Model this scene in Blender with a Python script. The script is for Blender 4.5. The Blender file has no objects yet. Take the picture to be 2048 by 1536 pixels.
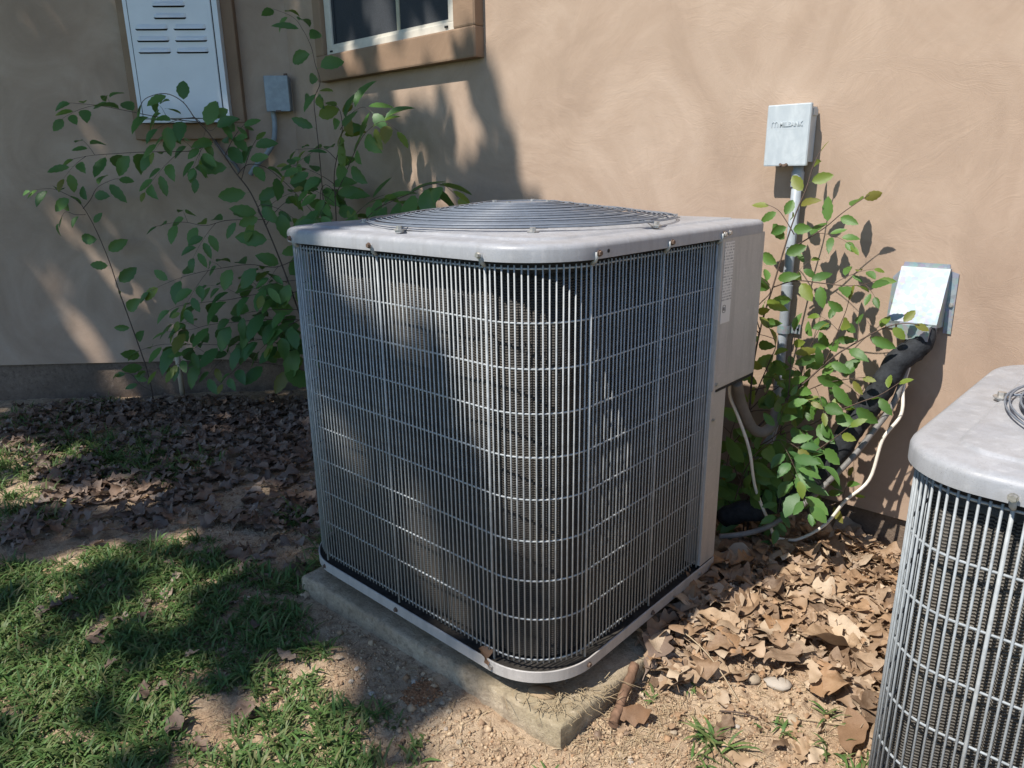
import bpy, math, random
import numpy as np
from mathutils import Vector, Matrix, noise as mnoise

random.seed(7)
rng = np.random.default_rng(11)
SC = bpy.context.scene
COL = SC.collection

# ------------------------------------------------------------------ camera
cam_d = bpy.data.cameras.new("camera")
cam = bpy.data.objects.new("camera", cam_d)
COL.objects.link(cam)
cam_d.sensor_width = 36.0
cam_d.lens = 25.28
cam_d.clip_start = 0.02
cam_d.clip_end = 200
R_ = Vector((0.7392, 0.6734, -0.0137)); U_ = Vector((-0.1801, 0.2173, 0.9594)); F_ = Vector((-0.6490, 0.7066, -0.2811))
m = Matrix(((R_.x, U_.x, -F_.x, 0.7496), (R_.y, U_.y, -F_.y, -0.9006), (R_.z, U_.z, -F_.z, 1.1176), (0, 0, 0, 1)))
cam.matrix_world = m
SC.camera = cam

# ------------------------------------------------------------------ sky, sun, exposure
SUN_DIR = Vector((0.155, 0.68, -1.0)).normalized()        # the way the light travels
SUN_EL = math.asin(-SUN_DIR.z)
SUN_AZ = math.atan2(-SUN_DIR.x, -SUN_DIR.y)
world = bpy.data.worlds.new("World"); SC.world = world; world.use_nodes = True
nt = world.node_tree; nt.nodes.clear()
sky = nt.nodes.new("ShaderNodeTexSky"); sky.sky_type = 'NISHITA'; sky.sun_disc = False
sky.sun_elevation = SUN_EL; sky.sun_rotation = SUN_AZ % (2 * math.pi)
sky.air_density = 1.0; sky.dust_density = 0.2; sky.ozone_density = 5.5
bg = nt.nodes.new("ShaderNodeBackground"); bg.inputs[1].default_value = 0.13
wo = nt.nodes.new("ShaderNodeOutputWorld")
nt.links.new(sky.outputs[0], bg.inputs[0]); nt.links.new(bg.outputs[0], wo.inputs[0])
sun_d = bpy.data.lights.new("sun", 'SUN'); sun_d.energy = 5.0; sun_d.angle = math.radians(0.53); sun_d.color = (1.0, 0.95, 0.88)
sun = bpy.data.objects.new("sun", sun_d); COL.objects.link(sun)
sun.rotation_euler = SUN_DIR.to_track_quat('-Z', 'Y').to_euler(); sun.location = (-2, -8, 12)
SC.view_settings.view_transform = 'Standard'; SC.view_settings.look = 'None'
SC.view_settings.gamma = 1.0; SC.view_settings.use_curve_mapping = False
SC.view_settings.exposure = 0.48
SC.cycles.max_bounces = 8; SC.cycles.diffuse_bounces = 4; SC.cycles.transparent_max_bounces = 8
SC.cycles.use_denoising = True

# ------------------------------------------------------------------ helpers
def tag(o, label=None, cat=None, group=None, kind=None):
    if label: o["label"] = label
    if cat: o["category"] = cat
    if group: o["group"] = group
    if kind: o["kind"] = kind
    return o

def empty(name, loc=(0, 0, 0), rz=0.0, label=None, cat=None, group=None):
    o = bpy.data.objects.new(name, None); COL.objects.link(o)
    o.location = loc; o.rotation_euler = (0, 0, rz); o.empty_display_size = 0.05
    return tag(o, label, cat, group)

class MB:
    """collects simple shapes and links them as one mesh"""
    def __init__(self): self.v = []; self.f = []; self.mi = []; self.cur = 0
    def add(self, vs, fs, mi=None):
        b = len(self.v); self.v.extend([tuple(map(float, p)) for p in vs])
        for q in fs: self.f.append(tuple(i + b for i in q)); self.mi.append(self.cur if mi is None else mi)
        return self
    def box(self, x0, x1, y0, y1, z0, z1, mi=None, bev=0.0):
        if bev > 0:
            b = bev; rings = []
            for (z, i) in ((z0, b), (z0 + b, 0), (z1 - b, 0), (z1, b)):
                X0, X1, Y0, Y1 = x0 + i, x1 - i, y0 + i, y1 - i
                if i == 0:
                    rings.append([(x0 + b, y0, z), (x1 - b, y0, z), (x1, y0 + b, z), (x1, y1 - b, z), (x1 - b, y1, z), (x0 + b, y1, z), (x0, y1 - b, z), (x0, y0 + b, z)])
                else:
                    rings.append([(x0 + b, y0 + b * .3, z), (x1 - b, y0 + b * .3, z), (x1 - b * .3, y0 + b, z), (x1 - b * .3, y1 - b, z), (x1 - b, y1 - b * .3, z), (x0 + b, y1 - b * .3, z), (x0 + b * .3, y1 - b, z), (x0 + b * .3, y0 + b, z)])
            return self.loft(rings, cap0=True, cap1=True, mi=mi)
        vs = [(x, y, z) for z in (z0, z1) for (x, y) in ((x0, y0), (x1, y0), (x1, y1), (x0, y1))]
        return self.add(vs, [(3, 2, 1, 0), (4, 5, 6, 7), (0, 1, 5, 4), (1, 2, 6, 5), (2, 3, 7, 6), (3, 0, 4, 7)], mi)
    def loft(self, rings, closed=True, cap0=False, cap1=False, mi=None):
        n = len(rings[0]); vs = [p for r in rings for p in r]; fs = []
        for k in range(len(rings) - 1):
            for i in range(n if closed else n - 1):
                j = (i + 1) % n
                fs.append((k * n + i, k * n + j, (k + 1) * n + j, (k + 1) * n + i))
        if cap0: fs.append(tuple(reversed(range(n))))
        if cap1: fs.append(tuple(range((len(rings) - 1) * n, len(rings) * n)))
        return self.add(vs, fs, mi)
    def tube(self, pts, r, seg=6, closed=False, cap=True, mi=None):
        P = [Vector(p) for p in pts]; n = len(P); rings = []
        rad = r if isinstance(r, (list, tuple)) else [r] * n
        T = []
        for i in range(n):
            a = P[(i - 1) % n] if (closed or i > 0) else P[i]; b = P[(i + 1) % n] if (closed or i < n - 1) else P[i]
            T.append((b - a).normalized())
        up = Vector((0, 0, 1)) if abs(T[0].z) < .9 else Vector((1, 0, 0))
        N = (up - T[0] * up.dot(T[0])).normalized()
        for i in range(n):
            N = (N - T[i] * N.dot(T[i])).normalized(); B = T[i].cross(N)
            rings.append([P[i] + (N * math.cos(2 * math.pi * k / seg) + B * math.sin(2 * math.pi * k / seg)) * rad[i] for k in range(seg)])
        if closed: rings.append(rings[0])
        return self.loft(rings, cap0=cap and not closed, cap1=cap and not closed, mi=mi)
    def cyl(self, c, axis, r, h, seg=10, mi=None, r2=None):
        c = Vector(c); a = Vector(axis).normalized()
        return self.tube([c, c + a * h], [r, r if r2 is None else r2], seg, mi=mi)
    def build(self, name, mat, parent=None, smooth=False, loc=None, angle=None):
        me = bpy.data.meshes.new(name); me.from_pydata(self.v, [], self.f); me.update()
        mats = mat if isinstance(mat, (list, tuple)) else [mat]
        for x in mats: me.materials.append(x)
        if len(mats) > 1: me.polygons.foreach_set("material_index", self.mi)
        o = bpy.data.objects.new(name, me); COL.objects.link(o)
        if smooth:
            me.polygons.foreach_set("use_smooth", [True] * len(me.polygons))
            if angle: me.set_sharp_from_angle(angle=math.radians(angle))
        if parent: o.parent = parent
        if loc is not None: o.location = loc
        return o

def np_mesh(name, V, Fq, mat, parent=None, smooth=False):
    """many quads or triangles at once"""
    V = np.ascontiguousarray(V, np.float32); Fq = np.ascontiguousarray(Fq, np.int32); k = Fq.shape[1]
    me = bpy.data.meshes.new(name)
    me.vertices.add(len(V)); me.vertices.foreach_set("co", V.ravel())
    me.loops.add(Fq.size); me.loops.foreach_set("vertex_index", Fq.ravel())
    me.polygons.add(len(Fq)); me.polygons.foreach_set("loop_start", np.arange(0, Fq.size, k, dtype=np.int32))
    me.update(calc_edges=True); me.validate()
    if smooth: me.polygons.foreach_set("use_smooth", [True] * len(me.polygons))
    for x in (mat if isinstance(mat, (list, tuple)) else [mat]): me.materials.append(x)
    o = bpy.data.objects.new(name, me); COL.objects.link(o)
    if parent: o.parent = parent
    return o

def dup(o, parent=None, matrix=None, loc=None):
    c = o.copy(); COL.objects.link(c)
    if parent is not None: c.parent = parent
    if matrix is not None: c.matrix_basis = matrix
    if loc is not None: c.location = loc
    return c

# ------------------------------------------------------------------ materials
class NT:
    def __init__(self, name):
        self.m = bpy.data.materials.new(name); self.m.use_nodes = True
        self.t = self.m.node_tree; self.b = self.t.nodes["Principled BSDF"]; self.out = self.t.nodes["Material Output"]
    def n(self, kind, **kw):
        x = self.t.nodes.new(kind)
        for k, v in kw.items():
            if isinstance(k, str) and hasattr(x, k) and not k.startswith("i_"): setattr(x, k, v)
        return x
    def l(self, a, b): self.t.links.new(a, b)
    def noise(self, scale, detail=4, rough=.55, dist=0.0, vec=None):
        x = self.n("ShaderNodeTexNoise"); x.inputs["Scale"].default_value = scale; x.inputs["Detail"].default_value = detail
        x.inputs["Roughness"].default_value = rough; x.inputs["Distortion"].default_value = dist
        if vec is not None: self.l(vec, x.inputs["Vector"])
        return x
    def coord(self, which="Object", scale=(1, 1, 1), rot=(0, 0, 0)):
        c = self.n("ShaderNodeTexCoord"); mp = self.n("ShaderNodeMapping")
        mp.inputs["Scale"].default_value = scale; mp.inputs["Rotation"].default_value = rot
        self.l(c.outputs[which], mp.inputs["Vector"]); return mp.outputs[0]
    def ramp(self, fac, stops):
        r = self.n("ShaderNodeValToRGB"); e = r.color_ramp.elements
        while len(e) < len(stops): e.new(.5)
        for i, (p, c) in enumerate(stops):
            e[i].position = p; e[i].color = (c[0], c[1], c[2], 1) if not isinstance(c, (int, float)) else (c, c, c, 1)
        self.l(fac, r.inputs[0]); return r.outputs[0]
    def mix(self, fac, a, b, mode='MIX'):
        x = self.n("ShaderNodeMix"); x.data_type = 'RGBA'; x.blend_type = mode
        def s(i, v):
            if hasattr(v, "links") or hasattr(v, "is_linked"): self.l(v, x.inputs[i])
            elif isinstance(v, (int, float)): x.inputs[i].default_value = v if i == 0 else (v, v, v, 1)
            else: x.inputs[i].default_value = (v[0], v[1], v[2], 1)
        s(0, fac); s(6, a); s(7, b); return x.outputs[2]
    def math(self, op, a, b=None, clamp=False):
        x = self.n("ShaderNodeMath"); x.operation = op; x.use_clamp = clamp
        for i, v in enumerate((a, b)):
            if v is None: continue
            if hasattr(v, "is_linked"): self.l(v, x.inputs[i])
            else: x.inputs[i].default_value = v
        return x.outputs[0]
    def bump(self, h, strength=.3, dist=.01, normal=None):
        x = self.n("ShaderNodeBump"); x.inputs["Strength"].default_value = strength; x.inputs["Distance"].default_value = dist
        self.l(h, x.inputs["Height"])
        if normal is not None: self.l(normal, x.inputs["Normal"])
        return x.outputs[0]
    def set(self, color=None, rough=None, metal=None, normal=None, spec=None):
        b = self.b
        def s(k, v):
            if v is None: return
            if hasattr(v, "is_linked"): self.l(v, b.inputs[k])
            elif isinstance(v, (tuple, list)): b.inputs[k].default_value = (v[0], v[1], v[2], 1)
            else: b.inputs[k].default_value = v
        s("Base Color", color); s("Roughness", rough); s("Metallic", metal); s("Specular IOR Level", spec)
        if normal is not None: self.l(normal, b.inputs["Normal"])
        return self

def simple(name, col, rough=.5, metal=0.0, var=.12, scale=30, bump=0.0, spec=.5, bscale=200):
    t = NT(name); v = t.coord()
    n1 = t.noise(scale, 5, .6, .3, v)
    c = t.mix(t.ramp(n1.outputs[0], [(.3, 0), (.7, 1)]), [x * (1 - var) for x in col], [min(1, x * (1 + var)) for x in col])
    nb = None
    if bump: nb = t.bump(t.noise(bscale, 3, .6, 0, v).outputs[0], bump, .002)
    t.set(c, rough, metal, nb, spec); return t.m

def stucco(name, base, dark, light):
    t = NT(name); v = t.coord()
    cloud = t.noise(2.2, 6, .6, 1.4, v)
    c = t.ramp(cloud.outputs[0], [(.25, dark), (.5, base), (.75, light)])
    # trowel strokes: every palm-sized patch is dragged in its own direction
    warp = t.noise(4.0, 3, .5, 0, v)
    def strokes(cell, sx, sz, seed):
        va = t.n("ShaderNodeVectorMath"); va.operation = 'MULTIPLY_ADD'
        t.l(warp.outputs[1], va.inputs[0]); va.inputs[1].default_value = (.22, .22, .22); t.l(v, va.inputs[2])
        vo = t.n("ShaderNodeTexVoronoi"); vo.feature = 'SMOOTH_F1'; vo.inputs["Scale"].default_value = cell; vo.inputs["Smoothness"].default_value = .25; t.l(va.outputs[0], vo.inputs["Vector"])
        sp = t.n("ShaderNodeSeparateColor"); t.l(vo.outputs["Color"], sp.inputs[0])
        vr = t.n("ShaderNodeVectorRotate"); vr.rotation_type = 'Y_AXIS'; t.l(va.outputs[0], vr.inputs["Vector"]); t.l(t.math('MULTIPLY', sp.outputs[0], 3.6), vr.inputs["Angle"])
        mp = t.n("ShaderNodeMapping"); mp.inputs["Scale"].default_value = (sx, sx, sz); mp.inputs["Location"].default_value = (seed, seed, seed); t.l(vr.outputs[0], mp.inputs["Vector"])
        return t.noise(1.0, 6, .6, .2, mp.outputs[0]).outputs[0]
    s1 = strokes(3.2, 5, 60, 0); s2 = strokes(5.5, 14, 190, 4)
    grit = t.noise(420, 3, .7, 0, v).outputs[0]; lump = t.noise(14, 5, .6, .5, v).outputs[0]
    c = t.mix(t.ramp(s1, [(.50, .0), (.68, .17)]), c, light)
    c = t.mix(t.ramp(s2, [(.30, .17), (.46, .0)]), c, dark)
    c = t.mix(t.ramp(grit, [(.28, .40), (.42, 0)]), c, dark)
    big = t.noise(1.1, 5, .65, 1.0, v).outputs[0]
    c = t.mix(t.ramp(big, [(.50, 0), (.70, .35)]), c, (base[0] * .80, base[1] * .76, base[2] * .74))
    h = t.math('ADD', t.math('MULTIPLY', s1, .45), t.math('MULTIPLY', s2, .28))
    h = t.math('ADD', h, t.math('MULTIPLY', lump, .5))
    h = t.math('ADD', h, t.math('MULTIPLY', grit, .16))
    t.set(c, .9, 0, t.bump(h, .34, .006), .22); return t.m

def foliage(name, cols, transl=.35):
    t = NT(name)
    oi = t.n("ShaderNodeObjectInfo"); v = t.coord()
    c = t.ramp(oi.outputs["Random"], [(0, cols[0]), (.5, cols[1]), (1, cols[2])])
    n1 = t.noise(45, 3, .6, 0, v)
    c = t.mix(.25, c, t.mix(n1.outputs[0], [x * .5 for x in cols[0]], cols[2]))
    # side veins as fine relief
    w = t.n("ShaderNodeTexWave"); w.inputs["Scale"].default_value = 2.6; w.inputs["Distortion"].default_value = .6
    mp = t.coord("Object", (6.0, 1.0, 1.0), (0, 0, .7)); t.l(mp, w.inputs["Vector"])
    t.set(c, .42, 0, t.bump(w.outputs[0], .12, .01), .45)
    tr = t.n("ShaderNodeBsdfTranslucent"); t.l(t.mix(.4, c, (.30, .42, .05)), tr.inputs[0])
    ms = t.n("ShaderNodeMixShader"); ms.inputs[0].default_value = transl
    t.l(t.b.outputs[0], ms.inputs[1]); t.l(tr.outputs[0], ms.inputs[2]); t.l(ms.outputs[0], t.out.inputs[0])
    return t.m

def island_col(name, cols, rough=.8, transl=0.0, bump=.0, bscale=120, nscale=40):
    """colour that differs from piece to piece inside one scattered mesh (or object to object)"""
    t = NT(name); g = t.n("ShaderNodeNewGeometry"); oi = t.n("ShaderNodeObjectInfo")
    r = t.math('FRACT', t.math('ADD', g.outputs["Random Per Island"], oi.outputs["Random"]))
    k = len(cols) - 1
    c = t.ramp(r, [(i / k, cols[i]) for i in range(len(cols))])
    v = t.coord(); n1 = t.noise(nscale, 4, .6, .4, v)
    c = t.mix(.28, c, t.mix(t.ramp(n1.outputs[0], [(.3, 0), (.7, 1)]), [x * .5 for x in cols[0]], [min(1, x * 1.1) for x in cols[-1]]))
    nb = t.bump(t.noise(bscale, 4, .65, 0, v).outputs[0], bump, .003) if bump else None
    t.set(c, rough, 0, nb, .3)
    if transl:
        tr = t.n("ShaderNodeBsdfTranslucent"); t.l(c, tr.inputs[0])
        ms = t.n("ShaderNodeMixShader"); ms.inputs[0].default_value = transl
        t.l(t.b.outputs[0], ms.inputs[1]); t.l(tr.outputs[0], ms.inputs[2]); t.l(ms.outputs[0], t.out.inputs[0])
    return t.m

M = {}
M['stucco'] = stucco("stucco", (.405, .295, .216), (.315, .225, .162), (.49, .37, .28))
M['trim'] = stucco("stucco_trim", (.28, .185, .120), (.22, .145, .095), (.34, .235, .155))
def concrete(name, a, b, c_, moss=None, bump=.5):
    t = NT(name); v = t.coord()
    n1 = t.noise(7, 8, .65, .6, v); n2 = t.noise(160, 4, .7, 0, v); n3 = t.noise(3.0, 4, .6, .8, v)
    c = t.ramp(n1.outputs[0], [(.3, a), (.5, b), (.72, c_)])
    c = t.mix(t.ramp(n2.outputs[0], [(.35, .55), (.55, 0)]), c, [x * .55 for x in b])
    if moss: c = t.mix(t.ramp(n3.outputs[0], [(.42, 0), (.68, .75)]), c, moss)
    n4 = t.noise(45, 5, .7, .2, v)
    c = t.mix(t.ramp(n4.outputs[0], [(.34, .6), (.5, 0)]), c, [x * .6 for x in a])
    c = t.mix(t.ramp(n4.outputs[0], [(.58, 0), (.72, .5)]), c, [min(1, x * 1.2) for x in c_])
    h = t.math('ADD', t.math('MULTIPLY', n1.outputs[0], .8), t.math('ADD', t.math('MULTIPLY', n2.outputs[0], .5), t.math('MULTIPLY', n4.outputs[0], .8)))
    t.set(c, .92, 0, t.bump(h, bump * 1.4, .006), .2); return t.m
M['footing'] = concrete("footing_concrete", (.15, .11, .08), (.21, .155, .115), (.27, .205, .155), (.12, .09, .068), .6)
M['pad'] = concrete("pad_concrete", (.26, .20, .135), (.38, .305, .215), (.48, .40, .295), (.25, .205, .12), .6)
def unit_paint(name, col, dust):
    t = NT(name); v = t.coord()
    n1 = t.noise(9, 7, .65, .6, v); n2 = t.noise(420, 3, .7, 0, v); n3 = t.noise(55, 5, .6, .4, v)
    c = t.mix(t.ramp(n1.outputs[0], [(.35, 0), (.72, .7)]), col, dust)
    c = t.mix(t.ramp(n2.outputs[0], [(.28, .5), (.42, 0)]), c, [x * .55 for x in col])
    c = t.mix(t.ramp(n3.outputs[0], [(.55, 0), (.72, .45)]), c, [min(1, x * 1.25) for x in dust])
    n5 = t.noise(30, 6, .7, .3, t.coord("Object", (1, 1, .12))); c = t.mix(t.ramp(n5.outputs[0], [(.40, .38), (.52, 0)]), c, [x * .62 for x in dust])
    n6 = t.noise(700, 2, .7, 0, v); c = t.mix(t.ramp(n6.outputs[0], [(.64, 0), (.70, .6)]), c, (.10, .085, .07))
    rr = t.ramp(n3.outputs[0], [(.3, .38), (.7, .58)])
    t.set(c, rr, 0, t.bump(t.math('ADD', n2.outputs[0], t.math('MULTIPLY', n1.outputs[0], 1.5)), .16, .002), .45); return t.m
M['paint'] = unit_paint("unit_grey_paint", (.285, .29, .305), (.36, .355, .355))
M['panel'] = unit_paint("unit_panel_paint", (.42, .395, .365), (.46, .43, .395))
M['wire'] = simple("wire_coating", (.33, .345, .345), .5, 0, .2, 60, .12, .35)
M['wirelight'] = simple("light_wire_coating", (.275, .295, .305), .5, 0, .18, 60, .12, .35)
M['guard'] = simple("guard_coating", (.15, .17, .20), .42, 0, .14, 60, .08)
M['screw'] = simple("screw_steel", (.42, .40, .37), .4, .6, .25, 200)
M['rust'] = simple("rusty_screw", (.13, .085, .06), .75, .1, .4, 300)
M['black'] = simple("black_interior", (.012, .012, .013), .8, 0, .2, 20)
M['tray'] = simple('dark_tray', (.035, .030, .024), .9, 0, .5, 60, .4)  # pan floor inside the rim, coloured nearly black
M['rubber'] = simple("rubber", (.03, .03, .03), .8)
def coil_mat(name, lo, hi, a=.4, b_=.75):
    t = NT(name); v = t.coord()
    dust = t.noise(7, 7, .7, .5, v); spk = t.noise(420, 3, .75, 0, v)
    w = t.n("ShaderNodeTexWave"); w.bands_direction = 'Z'; w.inputs["Scale"].default_value = 62; w.inputs["Distortion"].default_value = .8
    w.inputs["Detail"].default_value = 2; w.inputs["Detail Scale"].default_value = 6; t.l(v, w.inputs["Vector"])
    c = t.mix(t.ramp(dust.outputs[0], [(a, 0), (b_, .8)]), lo, hi)
    c = t.mix(t.ramp(w.outputs[0], [(.35, .7), (.6, 0)]), c, (.012, .012, .012))
    c = t.mix(t.ramp(spk.outputs[0], [(.60, 0), (.72, .5)]), c, (.22, .19, .15))
    h = t.math('ADD', w.outputs[0], t.math('MULTIPLY', spk.outputs[0], .6))
    t.set(c, .7, 0, t.bump(h, .9, .003), .3); return t.m
M['coil'] = coil_mat('coil_fins', (.046, .047, .048), (.15, .125, .095), .35, .7)
M['coildusty'] = coil_mat('dusty_coil_fins', (.070, .066, .060), (.20, .18, .15), .25, .6)
def galv(name, col, rough, metal=.55):
    t = NT(name); v = t.coord()
    vo = t.n("ShaderNodeTexVoronoi"); vo.inputs["Scale"].default_value = 90; t.l(v, vo.inputs["Vector"])
    n1 = t.noise(14, 6, .6, .4, v)
    c = t.mix(.25, col, vo.outputs["Color"], 'SOFT_LIGHT')
    c = t.mix(t.ramp(n1.outputs[0], [(.4, 0), (.7, .5)]), c, [x * .78 for x in col])
    t.set(c, t.ramp(n1.outputs[0], [(.3, rough), (.7, rough + .15)]), metal, t.bump(n1.outputs[0], .06, .004), .5); return t.m
M['galv'] = galv("galvanised_sheet", (.31, .35, .37), .45, .4)
def box_paint():
    t = NT("weathered_box_paint"); v = t.coord("Object", (1, 1, .35))
    n1 = t.noise(40, 5, .6, .3, v); n2 = t.noise(16, 5, .6, 1.5, t.coord())
    c = t.mix(t.ramp(n1.outputs[0], [(.4, 0), (.65, .7)]), (.42, .46, .475), (.54, .575, .58))
    c = t.mix(t.ramp(n2.outputs[0], [(.5, 0), (.62, .4)]), c, (.37, .41, .43))
    t.set(c, .5, 0, t.bump(n2.outputs[0], .05, .003), .4); return t.m
M['boxpaint'] = box_paint()
M['boxdark'] = simple("grey_box_paint", (.27, .31, .335), .5, 0, .15, 30)
M['pvc'] = simple("grey_pvc", (.30, .33, .36), .5, 0, .15, 25)
M['pvcold'] = simple("cream_pvc", (.50, .42, .30), .6, 0, .15, 40)
M['whip'] = simple("conduit_whip", (.15, .13, .11), .7, 0, .2, 30)
M['cable'] = simple("white_cable", (.66, .61, .52), .55, 0, .2, 25)
M['thin'] = simple("grey_cable", (.17, .16, .15), .6, 0, .35, 30)
M['foam'] = simple("black_foam", (.022, .024, .027), .85, 0, .5, 60, .9, .3, 130)
M['white'] = simple("white_enamel", (.70, .72, .73), .38, 0, .05, 6)
M['vinyl'] = simple("window_vinyl", (.60, .55, .46), .5, 0, .1, 20)
M['screen'] = simple("insect_screen", (.050, .054, .060), .8, 0, .2, 300, .5, .2, 900)
M['muntin'] = simple("muntin", (.42, .39, .28), .6)
M['leaf'] = foliage("leaf_green", [(.055, .13, .030), (.085, .19, .040), (.125, .25, .052)], .38)
M['leafyoung'] = foliage("leaf_young", [(.13, .24, .035), (.20, .28, .045), (.22, .19, .045)], .42)
M['leafdark'] = foliage("leaf_shade", [(.060, .155, .050), (.092, .21, .058), (.135, .27, .066)], .40)
M['crown'] = simple("tree_leaves", (.035, .06, .022), .7, 0, .3, 6, 0, .2)
M['stem'] = simple("stem_bark", (.085, .055, .040), .8, 0, .3, 80, .3)
M['bark'] = simple("bark", (.16, .095, .06), .9, 0, .45, 40, 1.0, .2, 70)
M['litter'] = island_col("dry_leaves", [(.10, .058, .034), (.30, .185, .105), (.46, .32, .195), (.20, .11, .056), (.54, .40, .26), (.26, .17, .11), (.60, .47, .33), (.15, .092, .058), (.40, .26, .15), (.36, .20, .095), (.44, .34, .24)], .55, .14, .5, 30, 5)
M['litterdark'] = island_col("darker_leaves", [(.11, .075, .055), (.19, .135, .10), (.26, .18, .13), (.20, .125, .08), (.36, .28, .215), (.15, .11, .085)], .7, .1, .5)  # darker palette of the same dry oak leaves
M['redleaf'] = island_col("red_brown_leaf", [(.22, .125, .070), (.27, .165, .095)], .5, .15, .4)
M['grass'] = island_col("grass_blades", [(.058, .142, .034), (.085, .195, .046), (.122, .25, .060), (.066, .160, .046), (.17, .215, .075), (.10, .185, .05), (.24, .22, .10)], .5, .36)
M['straw'] = island_col("straw", [(.34, .24, .14), (.46, .35, .21), (.55, .45, .30), (.26, .17, .10)], .8, .1)
M['strawdark'] = island_col("shaded_straw", [(.20, .14, .08), (.32, .24, .14), (.40, .32, .20)], .85)  # straw colour darkened to stand in for shade under the pan corner
M['stone'] = island_col("stones", [(.30, .25, .19), (.40, .32, .22), (.46, .42, .36), (.27, .19, .13)], .9, 0, .6, 60, 60)
def ground_mat():
    t = NT("soil"); v = t.coord()
    n1 = t.noise(1.6, 6, .6, .6, v); n2 = t.noise(55, 6, .7, .2, v); n3 = t.noise(330, 3, .7, 0, v); n4 = t.noise(5, 5, .65, .5, v)
    c = t.ramp(n1.outputs[0], [(.3, (.36, .265, .175)), (.5, (.46, .345, .23)), (.7, (.54, .42, .29))])
    c = t.mix(t.ramp(n4.outputs[0], [(.45, 0), (.7, .6)]), c, (.30, .165, .085))
    c = t.mix(t.ramp(n2.outputs[0], [(.36, .85), (.52, 0)]), c, (.15, .095, .06))
    c = t.mix(t.ramp(n3.outputs[0], [(.55, 0), (.72, .6)]), c, (.64, .52, .38))
    sep = t.n("ShaderNodeSeparateXYZ"); t.l(v, sep.inputs[0])
    lawn = t.math('MAXIMUM', t.math('SUBTRACT', -.75, sep.outputs[1]), t.math('SUBTRACT', t.math('MULTIPLY', t.math('ADD', sep.outputs[0], sep.outputs[1]), -.7), 2.6))
    lawn = t.math('ADD', lawn, t.math('MULTIPLY', t.math('SUBTRACT', n1.outputs[0], .5), .8))
    c = t.mix(t.ramp(lawn, [(.1, 0), (.45, 1)]), c, t.mix(n2.outputs[0], (.045, .085, .025), (.10, .135, .05)))
    h = t.math('ADD', t.math('MULTIPLY', n2.outputs[0], 1.0), t.math('MULTIPLY', n3.outputs[0], .45))
    t.set(c, .95, 0, t.bump(h, .9, .008), .15); return t.m
M['soil'] = ground_mat()
def label_mat():
    t = NT("rating_label_print"); tc = t.n("ShaderNodeTexCoord"); v = tc.outputs["Object"]
    sep = t.n("ShaderNodeSeparateXYZ"); t.l(v, sep.inputs[0])
    rowf = t.math('FRACT', t.math('MULTIPLY', sep.outputs[2], 150.0))
    rows = t.math('LESS_THAN', rowf, .52)
    rowi = t.math('FLOOR', t.math('MULTIPLY', sep.outputs[2], 150.0))
    cmb = t.n("ShaderNodeCombineXYZ"); t.l(t.math('MULTIPLY', sep.outputs[1], 420.0), cmb.inputs[0]); t.l(t.math('MULTIPLY', rowi, 7.3), cmb.inputs[1])
    nn = t.noise(1.0, 2, .6, 0, cmb.outputs[0])
    ink = t.math('MULTIPLY', rows, t.math('GREATER_THAN', nn.outputs[0], .5))
    top = t.math('GREATER_THAN', sep.outputs[2], .052)
    ink = t.math('MULTIPLY', ink, top)
    t.set(t.mix(t.math('MULTIPLY', ink, .8), (.62, .60, .57), (.14, .14, .14)), .45); return t.m
M['label'] = label_mat()

# ------------------------------------------------------------------ ground
def fbm(x, y, s, seed=0.0):
    return mnoise.noise(Vector((x * s + seed, y * s - seed * .7, seed * 1.3)))
def gz0(x, y):
    return .020 + .018 * max(-4.0, min(x + .3, 0.0))
def gz(x, y):
    z = gz0(x, y)
    z += .012 * fbm(x, y, 3.0, 2.1) + .006 * fbm(x, y, 9.0, 5.3)
    if 0 < x < .60 and y > .28: z += .052 * min(1, (y - .28) / .22) * max(0.0, 1 - max(0, x - .12) / .45)     # leaves and soil heaped against the slab
    return z
def axis(lo, hi, step, far):
    a = list(np.arange(lo, hi + 1e-6, step)); k = step
    left, right = [], []; p = lo
    while p > lo - far: k *= 1.5; p -= k; left.append(p)
    k = step; p = hi
    while p < hi + far: k *= 1.5; p += k; right.append(p)
    return np.array(left[::-1] + a + right)
gx = axis(-4.3, 1.3, .014, 40); gy = axis(-.95, 1.26, .014, 40)
GX, GY = np.meshgrid(gx, gy, indexing='xy'); GZ = np.zeros_like(GX)
for i in range(GX.shape[0]):
    for j in range(GX.shape[1]):
        x, y = GX[i, j], GY[i, j]
        if -4.4 < x < 1.4 and -1.0 < y < 1.3:
            GZ[i, j] = gz(x, y) + .0045 * fbm(x, y, 28, 1.7) + .003 * fbm(x, y, 70, 8.2)
        else: GZ[i, j] = gz0(x, y) + .02 * fbm(x, y, 1.0, 2.1) - .004
nx = len(gx); ny = len(gy)
I = np.arange(nx * ny).reshape(ny, nx)
Fq = np.stack([I[:-1, :-1], I[:-1, 1:], I[1:, 1:], I[1:, :-1]], -1).reshape(-1, 4)
ground = np_mesh("ground", np.stack([GX, GY, GZ], -1).reshape(-1, 3), Fq, M['soil'], smooth=True)
tag(ground, "bare sandy reddish soil round the condenser units", kind="structure")

# ------------------------------------------------------------------ house walls
CX, CY = -2.631, 1.2                     # the inside corner where the two walls meet
S45 = math.sqrt(.5)
house = empty("house", (CX, CY, 0), 0, "tan stucco house walls meeting at a blunt inside corner on a concrete footing", "house")
ZB, ZT = .160, 3.3
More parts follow.
